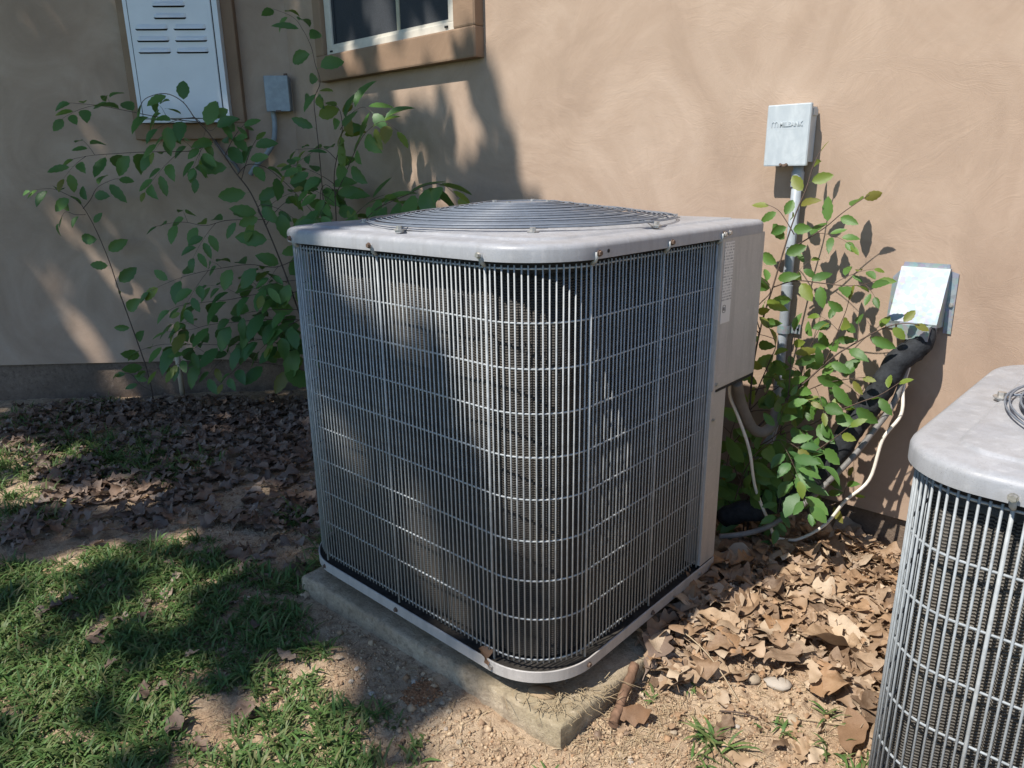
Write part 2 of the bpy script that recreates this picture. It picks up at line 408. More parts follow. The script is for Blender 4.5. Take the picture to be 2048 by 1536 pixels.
# right wall, with the window opening left out
wx0, wx1, wz0, wz1 = 0.362, 1.216, 1.642, 2.60          # relative to the corner
b = MB()
T_ = .16
def wall_slab(b, x0, x1, z0, z1): b.box(x0, x1, 0, T_, z0, z1)
xr = 9.0
def grid_sheet(b, x0, x1, z0, z1, y=0.0):
    b.add([(x0, y, z0), (x1, y, z0), (x1, y, z1), (x0, y, z1)], [(0, 1, 2, 3)])
xs = [0, wx0, wx1, xr]; zs = [ZB, wz0, wz1, ZT]
for i in range(3):
    for k in range(3):
        if i == 1 and k == 1: continue
        grid_sheet(b, xs[i], xs[i + 1], zs[k], zs[k + 1])
# underside lip and the reveals of the opening
b.add([(0, 0, ZB), (0, T_, ZB), (xr, T_, ZB), (xr, 0, ZB)], [(0, 1, 2, 3)])
b.add([(0, T_, ZT), (0, 0, ZT), (xr, 0, ZT), (xr, T_, ZT)], [(0, 1, 2, 3)])
b.add([(wx0, 0, wz0), (wx1, 0, wz0), (wx1, T_, wz0), (wx0, T_, wz0)], [(0, 1, 2, 3)])
b.add([(wx0, 0, wz1), (wx0, T_, wz1), (wx1, T_, wz1), (wx1, 0, wz1)], [(0, 1, 2, 3)])
b.add([(wx0, 0, wz0), (wx0, T_, wz0), (wx0, T_, wz1), (wx0, 0, wz1)], [(0, 1, 2, 3)])
b.add([(wx1, 0, wz0), (wx1, 0, wz1), (wx1, T_, wz1), (wx1, T_, wz0)], [(0, 1, 2, 3)])
b.add([(xr, 0, ZB), (xr, T_, ZB), (xr, T_, ZT), (xr, 0, ZT)], [(0, 1, 2, 3)])
b.build("wall", M['stucco'], house)
# left wall: local x runs along the wall away from the corner
lw = 5.5
b = MB()
def LP(s, off, z): return (s * S45 + off * S45, s * S45 - off * S45, z)       # s<0 to the left, off>0 out of the wall
b.add([LP(-lw, 0, ZB), LP(0, 0, ZB), LP(0, 0, ZT), LP(-lw, 0, ZT), LP(-lw, -T_, ZB), LP(0, -T_, ZB), LP(0, -T_, ZT), LP(-lw, -T_, ZT)],
      [(0, 1, 2, 3), (0, 4, 5, 1), (3, 2, 6, 7), (0, 3, 7, 4), (5, 4, 7, 6)])
b.build("wall", M['stucco'], house)
b = MB()
o_ = .018
def footing(b):
    n = 120
    pts = [(-lw + lw * i / 60, 0) for i in range(61)]
    ring = []
    for (zz, dd) in ((ZB + .02, -o_), (.08, -o_ + .002), (.0, -o_ + .006), (-.35, -o_ + .01)):
        row = []
        for i in range(61):
            s = -lw + lw * i / 60
            row.append(LP(s, dd + .004 * fbm(s, zz, 9, 3), zz + (.0 if zz > .1 else .01 * fbm(s, zz, 5, 1))))
        row[-1] = (0.007, o_ - .004, row[-1][2])
        for i in range(1, 91):
            x = xr * i / 90
            row.append((x, -dd + .004 * fbm(x, zz, 9, 4), zz))
        ring.append(row)
    b.loft(ring[::-1], closed=False)
footing(b)
b.build("footing", M['footing'], house)
# window trim: four stucco bands, butted
tx0, tx1, tz0, tz1 = .300, 1.334, 1.534, 2.72
for (x0, x1, z0, z1) in ((tx0, tx1, tz0, wz0 - .002), (wx1 + .002, tx1, wz0, wz1), (tx0, wx0 - .002, wz0, wz1), (tx0, tx1, wz1 + .002, tz1)):
    MB().box(x0, x1, -.05, .01, z0, z1, bev=.006).build("window_trim", M['trim'], house)
win = MB()
fw = .045
win.box(wx0, wx1, -.028, .05, wz0, wz0 + .030, bev=.003)
win.box(wx0, wx1, -.028, .05, wz1 - .03, wz1, bev=.003)
win.box(wx0, wx0 + fw, -.0275, .05, wz0 + .030, wz1 - .03, bev=.003)
win.box(wx1 - fw, wx1, -.0275, .05, wz0 + .030, wz1 - .03, bev=.003)
win.box(wx0 + fw, wx1 - fw, -.022, .05, wz0 + .030, wz0 + .042)
wo_ = win.build("window", M['vinyl'], house)
MB().box(wx0 + fw, wx1 - fw, -.012, -.010, wz0 + .042, wz1 - .03).build("screen", M['screen'], wo_)
MB().box(wx0 + fw - .001, wx0 + fw + .014, -.018, -.0125, wz0 + .042, wz1 - .03).build("screen_rail", M['screen'], wo_)
MB().box(.470 + .385, .470 + .403, -.0175, -.0125, wz0 + .0425, wz1 - .03).build("muntin", M['muntin'], wo_)
MB().box(wx0 + fw, wx1 - fw, .02, .025, wz0 + .035, wz1 - .03).build("pane", M['black'], wo_)
for (x, z) in ((wx1 - .06, wz0 + .012), (wx0 + .03, wz0 + .01)):
    MB().box(x, x + .016, -.033, -.027, z, z + .007).build("weep_cover", M['black'], wo_)
# stucco band round the louvred cabinet on the left wall
tr = MB()
def lbox(b, s0, s1, o0, o1, z0, z1):
    vs = [LP(s, o, z) for z in (z0, z1) for (s, o) in ((s0, o1), (s1, o1), (s1, o0), (s0, o0))]
    b.add(vs, [(3, 2, 1, 0), (4, 5, 6, 7), (0, 1, 5, 4), (1, 2, 6, 5), (2, 3, 7, 6), (3, 0, 4, 7)])
for (s0, s1, z0, z1) in ((-.776, -.235, 1.300, 1.374), (-.776, -.7245, 1.3742, 2.5), (-.293, -.235, 1.3742, 2.5)):
    x = MB(); lbox(x, s0, s1, -.01, .045, z0, z1)
    o = x.build("cabinet_trim", M['trim'], house)
    md = o.modifiers.new("bevel", 'BEVEL'); md.width = .005; md.segments = 2

# ------------------------------------------------------------------ things on the left wall
def on_left(name, s, z, label, cat): return empty(name, (CX + s * S45, CY + s * S45, z), math.pi / 4, label, cat)
cab = on_left("louvred_cabinet", -.508, 1.376, "tall white metal cabinet with slotted louvres set into the shaded left wall", "cabinet")
hw = .216
b = MB(); b.box(-hw, hw, -.088, -.002, 0, 1.06); b.build("cabinet_body", M['white'], cab)
b = MB(); b.box(-hw + .022, hw - .030, -.0915, -.0882, .020, 1.04, bev=.0012); door = b.build("cabinet_door", M['white'], cab)
b = MB()
for (x0, x1, z0, z1) in ((-hw + .018, -hw + .0205, .018, 1.04), (hw - .0285, hw - .0245, .018, 1.04), (-hw + .018, hw - .0245, .0155, .0185)):
    b.box(x0, x1, -.0888, -.087, z0, z1)
b.build("door_gap", M['black'], cab)
MB().box(hw - .050, hw - .046, -.0925, -.091, .055, .092).build("latch_slot", M['black'], cab)
MB().cyl((hw - .014, -.088, .012), (0, -1, 0), .004, .003, 8).build("screw", M['screw'], cab)
def louvre(x0, x1, z):
    b = MB(); n = 10; h = .022; d = .013
    top = [(x0 + (x1 - x0) * i / n, -.0918, z + h) for i in range(n + 1)]
    mid = []; bot = []; back = []
    for i in range(n + 1):
        t = i / n; e = min(1, min(t, 1 - t) * 7) ** .5
        X = x0 + (x1 - x0) * t
        mid.append((X, -.0918 - d * .75 * e, z + .010)); bot.append((X, -.0918 - d * e, z + .003 * (1 - e)))
        back.append((X, -.0920, z + .001))
    low = [(x0 + (x1 - x0) * (.04 + .92 * i / n), -.0918, z - .005) for i in range(n + 1)]; b.loft([low, back], closed=False, mi=1); b.loft([back, bot], closed=False, mi=1); b.loft([bot, mid, top], closed=False, mi=0)
    return b
for k, (x0, x1, z) in enumerate([(-.080, .070, .460), (-.080, .070, .510), (-.080, .070, .560), (-.080, .070, .610)] + [(x, x + .150, z) for z in (.312, .362, .412) for x in (-.172, .004)]):
    if k > 1 and z > .5 and k < 4: pass
    louvre(x0, x1, z).build("louvre", [M['white'], M['black']], cab, smooth=False)

sb = on_left("small_junction_box", -.060, 1.424, "small blue-grey electrical box in the wall corner beside the white cabinet", "electrical box")
b = MB(); b.box(-.052, .056, -.050, -.002, .006, .158); b.build("box_body", M['boxdark'], sb)
b = MB(); b.box(-.058, .058, -.066, -.0505, 0, .162, bev=.003); b.build("cover", M['boxdark'], sb)
MB().box(-.012, .012, -.069, -.0655, -.004, .005).build("hasp", M['rust'], sb)
MB().box(-.035, .035, -.0672, -.0662, .104, .107).build("embossed_line", M['boxdark'], sb)
MB().cyl((.038, -.02, .160), (0, 0, 1), .009, .016, 8).build("hub_plug", M['rust'], sb)

def smooth_pts(P, n=6):
    P = [Vector(p) for p in P]; out = []
    for i in range(len(P) - 1):
        p0 = P[max(i - 1, 0)]; p1 = P[i]; p2 = P[i + 1]; p3 = P[min(i + 2, len(P) - 1)]
        for k in range(n):
            t = k / n
            out.append(.5 * ((2 * p1) + (p2 - p0) * t + (2 * p0 - 5 * p1 + 4 * p2 - p3) * t * t + (3 * p1 - p0 - 3 * p2 + p3) * t ** 3))
    out.append(P[-1]); return out

STEMS = {'R': [([[-0.057, 1.02, 0.09], [-0.078, 1.031, 0.323], [-0.092, 1.042, 0.534], [-0.084, 1.053, 0.681], [-0.063, 1.064, 0.802], [-0.043, 1.076, 0.919], [-0.026, 1.087, 1.006], [-0.01, 1.098, 1.067], [-0.002, 1.109, 1.122], [0.011, 1.12, 1.166]], 0.062, 0.036, 0.22, 0.0035),
  ([[-0.033, 1.08, 0.906], [0.009, 1.084, 0.935], [0.054, 1.088, 0.969], [0.087, 1.092, 1.002], [0.114, 1.096, 1.025], [0.15, 1.1, 1.053]], 0.056, 0.034, 0.2, 0.002),
  ([[-0.065, 1.07, 0.801], [-0.004, 1.068, 0.825], [0.064, 1.066, 0.825], [0.129, 1.064, 0.824], [0.172, 1.062, 0.831], [0.21, 1.06, 0.847]], 0.05, 0.03, 0.15, 0.002),
  ([[-0.027, 1.09, 0.946], [-0.054, 1.087, 0.985], [-0.076, 1.083, 1.011], [-0.111, 1.08, 1.027]], 0.05, 0.026, 0.15, 0.0016),
  ([[-0.069, 1.02, 0.681], [-0.082, 1.01, 0.745], [-0.042, 1.0, 0.799], [-0.062, 0.99, 0.832], [-0.101, 0.98, 0.843]], 0.05, 0.03, 0.1, 0.0018),
  ([[-0.042, 0.98, 0.409], [0.016, 0.994, 0.492], [0.072, 1.009, 0.564], [0.132, 1.023, 0.64], [0.173, 1.037, 0.678], [0.23, 1.051, 0.723], [0.271, 1.066, 0.741], [0.31, 1.08, 0.741]], 0.056, 0.032, 0.12, 0.003),
  ([[0.022, 1.0, 0.403], [0.099, 1.004, 0.45], [0.159, 1.008, 0.497], [0.216, 1.012, 0.536], [0.26, 1.016, 0.564], [0.3, 1.02, 0.604]], 0.056, 0.03, 0.08, 0.0025),
  ([[0.102, 1.06, 0.614], [0.117, 1.058, 0.666], [0.131, 1.055, 0.722], [0.142, 1.053, 0.764], [0.148, 1.05, 0.804]], 0.048, 0.028, 0.15, 0.0018),
  ([[0.049, 1.04, 0.545], [0.052, 1.037, 0.597], [0.069, 1.033, 0.663], [0.089, 1.03, 0.714]], 0.048, 0.026, 0.15, 0.0018),
  ([[0.022, 1.0, 0.403], [0.033, 1.0, 0.509], [0.032, 1.0, 0.594], [0.03, 1.0, 0.663], [0.034, 1.0, 0.712]], 0.054, 0.03, 0.15, 0.002),
  ([[0.014, 0.97, 0.32], [0.095, 0.97, 0.357], [0.155, 0.97, 0.416], [0.2, 0.97, 0.468], [0.211, 0.97, 0.484]], 0.056, 0.03, 0.1, 0.002),
  ([[-0.03, 1.05, 0.07], [0.056, 1.045, 0.151], [0.139, 1.04, 0.198], [0.203, 1.035, 0.248], [0.234, 1.03, 0.274]], 0.05, 0.034, 0.45, 0.002),
  ([[-0.081, 1.05, 0.488], [-0.043, 1.043, 0.601], [-0.03, 1.037, 0.648], [-0.054, 1.03, 0.703]], 0.056, 0.03, 0.1, 0.002),
  ([[-0.002, 1.06, 0.396], [0.035, 1.05, 0.497], [0.102, 1.04, 0.555], [0.167, 1.03, 0.584], [0.218, 1.02, 0.602]], 0.058, 0.03, 0.1, 0.002),
  ([[-0.092, 1.05, 0.44], [-0.051, 1.05, 0.494], [-0.011, 1.05, 0.532], [-0.029, 1.05, 0.573]], 0.055, 0.028, 0.0, 0.002)], 'A': [([[-3.112, 0.493, 0.042], [-3.118, 0.487, 0.157], [-3.125, 0.48, 0.225], [-3.144, 0.461, 0.371], [-3.168, 0.437, 0.553], [-3.185, 0.42, 0.705], [-3.205, 0.4, 0.829], [-3.229, 0.376, 0.938], [-3.251, 0.354, 1.003], [-3.262, 0.343, 1.022]], 0.075, 0.075, 0.1, 0.0035),
  ([[-3.235, 0.356, 0.979], [-3.204, 0.386, 1.021], [-3.172, 0.418, 1.079], [-3.118, 0.473, 1.113], [-3.092, 0.498, 1.117]], 0.08, 0.05, 0.1, 0.002),
  ([[-3.232, 0.344, 1.011], [-3.274, 0.303, 1.051], [-3.321, 0.256, 1.076], [-3.385, 0.192, 1.068]], 0.065, 0.045, 0.1, 0.0016),
  ([[-3.219, 0.357, 0.951], [-3.253, 0.323, 0.952], [-3.285, 0.291, 0.965], [-3.311, 0.265, 0.918]], 0.06, 0.035, 0.1, 0.0016),
  ([[-3.103, 0.487, 0.045], [-3.139, 0.451, 0.079], [-3.166, 0.425, 0.135], [-3.205, 0.386, 0.142]], 0.055, 0.04, 0.3, 0.002)], 'B': [([[-2.246, 0.949, -0.021], [-2.259, 0.936, 0.311], [-2.299, 0.895, 0.58], [-2.335, 0.86, 0.768], [-2.367, 0.827, 0.917], [-2.401, 0.793, 1.051], [-2.441, 0.753, 1.138], [-2.48, 0.715, 1.235], [-2.512, 0.683, 1.31], [-2.545, 0.65, 1.366], [-2.576, 0.619, 1.435], [-2.625, 0.569, 1.47], [-2.688, 0.507, 1.45], [-2.717, 0.478, 1.396]], 0.085, 0.05, 0.08, 0.004),
  ([[-2.559, 0.678, 1.354], [-2.635, 0.602, 1.365], [-2.71, 0.527, 1.383], [-2.784, 0.453, 1.405], [-2.858, 0.379, 1.426], [-2.918, 0.319, 1.435], [-2.955, 0.282, 1.44]], 0.075, 0.05, 0.1, 0.002),
  ([[-2.528, 0.709, 1.269], [-2.594, 0.643, 1.234], [-2.68, 0.557, 1.231], [-2.758, 0.479, 1.23], [-2.836, 0.401, 1.225], [-2.914, 0.323, 1.218], [-2.978, 0.259, 1.202]], 0.075, 0.045, 0.05, 0.002),
  ([[-2.356, 0.852, 0.927], [-2.42, 0.788, 0.929], [-2.501, 0.708, 0.926], [-2.566, 0.642, 0.905], [-2.629, 0.58, 0.922], [-2.685, 0.524, 0.917], [-2.734, 0.475, 0.902]], 0.07, 0.042, 0.1, 0.002),
  ([[-2.444, 0.765, 1.128], [-2.409, 0.8, 1.17], [-2.355, 0.854, 1.158], [-2.304, 0.905, 1.099], [-2.256, 0.952, 1.025], [-2.218, 0.991, 0.957], [-2.188, 1.021, 0.912]], 0.085, 0.05, 0.05, 0.0022),
  ([[-2.355, 0.825, 0.917], [-2.375, 0.806, 0.973], [-2.357, 0.823, 0.995], [-2.303, 0.877, 0.972], [-2.258, 0.922, 0.926]], 0.085, 0.045, 0.05, 0.002),
  ([[-2.57, 0.653, 1.38], [-2.55, 0.673, 1.353], [-2.522, 0.701, 1.317], [-2.497, 0.726, 1.342]], 0.07, 0.04, 0.0, 0.0016)], 'C': [([[-2.073, 0.98, 0.661], [-2.028, 0.98, 0.865], [-2.014, 0.98, 1.016], [-2.007, 0.98, 1.121], [-1.962, 0.98, 1.223], [-1.923, 0.98, 1.302], [-1.927, 0.98, 1.371], [-1.966, 0.98, 1.407]], 0.085, 0.035, 0.1, 0.003),
  ([[-2.005, 0.97, 1.027], [-1.932, 0.97, 1.1], [-1.869, 0.97, 1.171], [-1.797, 0.97, 1.247], [-1.735, 0.97, 1.289], [-1.635, 0.97, 1.319], [-1.547, 0.97, 1.28]], 0.095, 0.042, 0.2, 0.002),
  ([[-2.108, 0.98, 0.906], [-2.107, 0.98, 1.165], [-2.112, 0.98, 1.331], [-2.111, 0.98, 1.433], [-2.055, 0.98, 1.498], [-2.081, 0.98, 1.569], [-2.1, 0.98, 1.639], [-2.152, 0.98, 1.712], [-2.22, 0.98, 1.77], [-2.372, 0.98, 1.824]], 0.085, 0.055, 0.35, 0.002),
  ([[-1.897, 0.96, 0.851], [-1.725, 0.96, 0.971], [-1.606, 0.96, 1.013], [-1.495, 0.96, 1.043], [-1.39, 0.96, 1.076], [-1.292, 0.96, 1.08], [-1.214, 0.96, 1.036]], 0.1, 0.042, 0.1, 0.0025),
  ([[-1.983, 1.0, 0.909], [-1.864, 1.0, 0.976], [-1.772, 1.0, 1.019], [-1.687, 1.0, 1.04]], 0.08, 0.04, 0.1, 0.002),
  ([[-2.105, 1.0, 0.86], [-2.161, 1.0, 1.014], [-2.111, 1.0, 1.079], [-2.004, 1.0, 1.026], [-1.937, 1.0, 0.974]], 0.085, 0.045, 0.1, 0.002),
  ([[-1.937, 0.98, 1.302], [-1.859, 0.98, 1.357], [-1.771, 0.98, 1.38], [-1.708, 0.98, 1.357]], 0.09, 0.04, 0.1, 0.0018),
  ([[-1.997, 0.99, 1.183], [-2.074, 0.99, 1.227], [-2.19, 0.99, 1.234], [-2.314, 0.99, 1.234]], 0.07, 0.04, 0.1, 0.0018)], 'U': [([[-0.052, 0.98, 0.345], [0.003, 0.98, 0.389], [0.054, 0.98, 0.446], [0.112, 0.98, 0.416]], 0.055, 0.026, 0.0, 0.002),
  ([[-0.053, 1.0, 0.245], [-0.006, 0.983, 0.31], [0.055, 0.967, 0.354], [0.104, 0.95, 0.336]], 0.055, 0.026, 0.0, 0.002),
  ([[-0.051, 1.0, 0.181], [-0.014, 0.983, 0.23], [0.049, 0.967, 0.263], [0.1, 0.95, 0.246]], 0.055, 0.028, 0.0, 0.002),
  ([[-0.051, 1.02, 0.108], [-0.004, 1.01, 0.16], [0.044, 1.0, 0.164]], 0.05, 0.028, 0.0, 0.002),
  ([[-0.075, 1.02, 0.405], [-0.1, 1.013, 0.37], [-0.125, 1.007, 0.319], [-0.131, 1.0, 0.239]], 0.05, 0.026, 0.0, 0.002),
  ([[-0.063, 0.93, 0.203], [-0.037, 0.923, 0.306], [0.004, 0.915, 0.379], [0.059, 0.908, 0.424], [0.116, 0.9, 0.413]], 0.065, 0.03, 0.0, 0.002),
  ([[-0.06, 0.97, 0.125], [-0.034, 0.96, 0.233], [0.023, 0.95, 0.314], [0.092, 0.94, 0.365], [0.161, 0.93, 0.373]], 0.065, 0.03, 0.0, 0.002),
  ([[-0.065, 1.0, 0.209], [-0.097, 0.99, 0.268], [-0.115, 0.98, 0.361], [-0.093, 0.97, 0.445]], 0.06, 0.028, 0.0, 0.002),
  ([[-0.05, 0.98, 0.14], [-0.092, 0.965, 0.165], [-0.105, 0.95, 0.215]], 0.06, 0.028, 0.0, 0.002)], 'D': [([[-2.237, 0.944, -0.017], [-2.251, 0.929, 0.163], [-2.258, 0.922, 0.314], [-2.265, 0.915, 0.461], [-2.267, 0.913, 0.557]], 0.08, 0.06, 0.3, 0.003),
  ([[-2.28, 0.915, 0.744], [-2.347, 0.847, 0.711], [-2.428, 0.767, 0.725], [-2.502, 0.693, 0.715], [-2.593, 0.602, 0.694], [-2.677, 0.518, 0.662], [-2.763, 0.432, 0.613]], 0.075, 0.048, 0.1, 0.002),
  ([[-2.256, 0.938, 0.603], [-2.34, 0.854, 0.581], [-2.423, 0.772, 0.584], [-2.507, 0.688, 0.563], [-2.59, 0.605, 0.553], [-2.673, 0.522, 0.539], [-2.725, 0.47, 0.51]], 0.08, 0.046, 0.05, 0.002),
  ([[-2.232, 0.935, 0.462], [-2.315, 0.852, 0.465], [-2.397, 0.769, 0.468], [-2.48, 0.686, 0.458], [-2.564, 0.603, 0.449], [-2.631, 0.535, 0.427], [-2.715, 0.452, 0.418]], 0.085, 0.044, 0.05, 0.002),
  ([[-2.24, 0.927, 0.341], [-2.323, 0.843, 0.344], [-2.405, 0.762, 0.371], [-2.49, 0.677, 0.349], [-2.572, 0.594, 0.352], [-2.655, 0.511, 0.355], [-2.737, 0.429, 0.358], [-2.823, 0.343, 0.325]], 0.085, 0.04, 0.05, 0.002),
  ([[-2.308, 0.901, 0.21], [-2.391, 0.817, 0.238], [-2.475, 0.734, 0.254], [-2.575, 0.634, 0.27], [-2.66, 0.549, 0.261], [-2.763, 0.446, 0.24], [-2.842, 0.367, 0.21]], 0.075, 0.045, 0.05, 0.002),
  ([[-2.238, 0.885, 0.469], [-2.307, 0.816, 0.423], [-2.362, 0.762, 0.353], [-2.381, 0.743, 0.329]], 0.09, 0.04, 0.1, 0.002),
  ([[-2.226, 0.898, 0.657], [-2.291, 0.833, 0.647], [-2.357, 0.766, 0.626], [-2.424, 0.7, 0.605]], 0.085, 0.045, 0.1, 0.002),
  ([[-2.253, 0.899, 0.513], [-2.335, 0.817, 0.516], [-2.418, 0.734, 0.506], [-2.494, 0.658, 0.473]], 0.085, 0.045, 0.1, 0.002)]}
PIPES = {'white_cable': [[0.29, 1.13, 0.619], [0.289, 1.106, 0.569], [0.298, 1.083, 0.501], [0.269, 1.059, 0.432], [0.256, 1.036, 0.322], [0.21, 1.012, 0.254], [0.173, 0.989, 0.18], [0.119, 0.965, 0.128], [0.068, 0.941, 0.111], [0.042, 0.918, 0.179], [0.008, 0.894, 0.275], [-0.008, 0.871, 0.389], [-0.036, 0.847, 0.483], [-0.052, 0.824, 0.541], [-0.045, 0.8, 0.585]], 'lineset': [[0.304, 1.14, 0.711], [0.303, 1.119, 0.679], [0.275, 1.098, 0.635], [0.237, 1.077, 0.552], [0.203, 1.056, 0.474], [0.174, 1.034, 0.394], [0.143, 1.013, 0.319], [0.083, 0.992, 0.249], [0.01, 0.971, 0.187], [-0.098, 0.95, 0.128]], 'thinline': [[0.291, 1.12, 0.667], [0.28, 1.083, 0.539], [0.246, 1.045, 0.451], [0.211, 1.007, 0.376], [0.167, 0.97, 0.304], [0.121, 0.932, 0.237], [0.059, 0.895, 0.175], [0.006, 0.858, 0.147], [-0.052, 0.82, 0.133]], 'whip': [[-0.026, 0.8, 0.592], [-0.031, 0.833, 0.543], [-0.026, 0.867, 0.487], [-0.016, 0.9, 0.441], [-0.001, 0.933, 0.424], [0.011, 0.967, 0.44], [0.004, 1.0, 0.473]], 'cabwire': [[-2.915, 0.887, 1.392], [-2.906, 0.897, 1.31], [-2.877, 0.925, 1.238], [-2.839, 0.964, 1.177], [-2.828, 0.975, 1.141]], 'sconduit': [[-2.679, 1.11, 1.43], [-2.677, 1.112, 1.365], [-2.688, 1.101, 1.282], [-2.721, 1.068, 1.218], [-2.756, 1.032, 1.171], [-2.781, 1.008, 1.128]]}


def pipe(name, key, r, mat, label, cat, seg=10, jit=0.0):
    P = [Vector((p.x, p.y, max(p.z, gz(p.x, p.y) + r + .040))) if p.y > -.5 and p.x > -1 else p for p in smooth_pts(PIPES[key])]
    base = P[-1]
    P = [p - base for p in P]
    if jit:
        P = [p + Vector((fbm(i * .13, 0, 1, 3), fbm(0, i * .13, 1, 6), fbm(i * .13, i, 1, 9))) * jit for i, p in enumerate(P)]
    o = MB().tube(P, r, seg).build(name, mat, None, True); o.location = base
    return tag(o, label, cat)
pipe("conduit", 'sconduit', .0125, M['boxdark'], "dark flexible conduit curving down from the small corner box", "conduit")
pipe("wire", 'cabwire', .009, M['thin'], "dark wire hanging down below the white louvred cabinet", "wire")
# pvc stub beside the footing
t0 = Vector((CX - .709 * S45 + .10 * S45, CY - .709 * S45 - .10 * S45, 0))
o = MB().tube([(0, 0, -.04), (.002, 0, .10), (.004, 0, .20)], [.0135] * 3, 12).build("pipe_stub", M['pvcold'], None, True)
o.location = t0 + Vector((0, 0, .035)); tag(o, "short cream plastic pipe standing upright against the left footing", "pipe")

# ------------------------------------------------------------------ things on the right wall
db = empty("disconnect_box", (-.094, 1.2, 1.128), 0, "weathered grey electrical disconnect box with raised lettering on the sunlit wall", "electrical box")
b = MB(); b.box(-.050, .056, -.046, -.003, .008, .150); b.build("box_body", M['boxpaint'], db)
b = MB(); b.box(-.0585, .0615, -.061, -.0465, -.002, .158, bev=.003); b.build("cover", M['boxpaint'], db)
b = MB(); b.box(.0575, .0605, -.040, -.008, .128, .145); b.box(.052, .0565, -.045, -.004, .10, .125); b.build("side_bracket", M['boxpaint'], db)
b = MB(); b.box(-.010, .012, -.066, -.0612, -.004, .003, bev=.001); b.cyl((-.007, -.066, .002), (0, -1, 0), .0035, .003, 8); b.cyl((.009, -.066, .002), (0, -1, 0), .0035, .003, 8)
b.build("hasp", M['rust'], db)
cu = bpy.data.curves.new("lettering", 'FONT'); cu.body = "MILBANK"; cu.size = .0165; cu.extrude = .0011; cu.bevel_depth = .0002; cu.offset = .0005; cu.space_character = 1.02
tmp = bpy.data.objects.new("lettering", cu); COL.objects.link(tmp); bpy.context.view_layer.update()
me = bpy.data.meshes.new_from_object(tmp.evaluated_get(bpy.context.evaluated_depsgraph_get()))
bpy.data.objects.remove(tmp)
for mm in list(me.materials): me.materials.pop()
me.materials.append(M['boxpaint'])
lt = bpy.data.objects.new("embossed_lettering", me); COL.objects.link(lt); lt.parent = db
lt.rotation_euler = (math.pi / 2, 0, 0); lt.location = (-.021, -.0614, .1015)
w_ = max(v.co.x for v in me.vertices); lt.scale = (.064 / w_, 1.0, 1)
b = MB()
for k in range(2):
    x0 = -.039 + .0085 * k
    arc = [(x0 - .0035, -.0616, .1000), (x0 - .0035, -.0616, .1085), (x0 - .002, -.0616, .1125), (x0 + .001, -.0616, .1140), (x0 + .0035, -.0616, .1125), (x0 + .005, -.0616, .1085), (x0 + .005, -.0616, .1000)]
    b.tube(arc, .0011, 5)
b.build("embossed_emblem", M['boxpaint'], db)

cd = empty("conduit", (-.064, 1.172, 0.02), 0, "grey plastic conduit running down the sunlit wall under the disconnect box", "conduit")
b = MB(); b.tube([(-.001, 0, 1.105), (-.002, 0, .8), (.000, 0, .5), (.000, 0, .36), (-.004, -.01, .30), (-.03, -.05, .24)], .0135, 14); b.build("pipe", M['pvc'], cd, True)
b = MB(); b.tube([(-.001, 0, 1.050), (-.001, 0, 1.088)], .0170, 14); b.tube([(-.001, 0, 1.088), (-.001, 0, 1.096)], [.0170, .0130], 14); b.build("coupling", M['pvc'], cd, True, angle=40)
b = MB(); b.tube([(-.001, 0, .735), (-.001, 0, .775)], .0160, 14); b.build("sleeve", M['pvc'], cd, True, angle=40)
b = MB(); b.box(.012, .042, .018, .0215, .632, .660)
b.loft([[(.0185 * math.cos(a), -.0175 * math.sin(a) * 1.0, z) for a in np.linspace(-.3, math.pi + .3, 13)] for z in (.634, .658)], closed=False)
b.build("strap", M['galv'], cd)
b = MB(); b.cyl((.024, .018, .646), (0, -1, 0), .004, .002, 8); b.cyl((.035, .018, .646), (0, -1, 0), .0035, .002, 8); b.build("strap_hole", M['black'], cd)

hood = empty("line_set_hood", (.285, 1.2, .690), 0, "bright galvanised sloping sheet-metal hood over the refrigerant lines on the wall", "vent hood")
b = MB()
# flange plates on the wall
for poly in ([(-.060, .170), (-.056, .1905), (.049, .1905), (.053, .170)], [(-.079, .150), (-.060, .172), (-.058, .012), (-.082, .012)], [(.052, .174), (.072, .168), (.074, .014), (.056, .014)]):
    n = len(poly)
    b.loft([[(x, -.0015, z) for x, z in poly], [(x, -.0045, z) for x, z in poly]], cap0=True, cap1=True)
b.build("flange", M['galv'], hood)
b = MB()
TL, TR, BR, BL = (-.058, -.020, .1805), (.055, -.020, .1805), (.0540, -.075, .046), (-.0590, -.075, .046)
def back(p): return (p[0], -.005, p[2])
lip = [(BL[0], -.073, BL[2] - .008), (BR[0], -.073, BR[2] - .008)]
b.add([TL, TR, BR, BL, back(TL), back(TR), (BR[0], -.005, .030), (BL[0], -.005, .030), lip[0], lip[1]],
      [(3, 2, 1, 0), (0, 1, 5, 4), (1, 2, 6, 5), (3, 0, 4, 7), (2, 3, 8, 9), (2, 9, 6), (3, 7, 8)])
b.build("hood_cover", M['galv'], hood)
b = MB(); b.box(-.030, .044, -.098, -.010, .006, .043); b.build("collar_box", M['galv'], hood)
for (x, z) in ((-.070, .085), (.065, .088)):
    MB().cyl((x, -.0045, z), (0, -1, 0), .0065, .0015, 10).cyl((x, -.006, z), (0, -1, 0), .004, .004, 6).build("screw", M['screw'], hood)
pipe("line_set", 'lineset', .031, M['foam'], "thick black foam insulated refrigerant line slanting down from the metal hood", "pipe", 16, .010)
pipe("grey_cable", 'thinline', .0075, M['thin'], "thin grey cable running under the black insulated line to the ground", "cable")
pipe("white_cable", 'white_cable', .0043, M['cable'], "white cable looping down from the hood and back up to the unit", "cable")
pipe("conduit_whip", 'whip', .0145, M['whip'], "brownish flexible electrical conduit bending from the unit towards the wall", "conduit", 12)

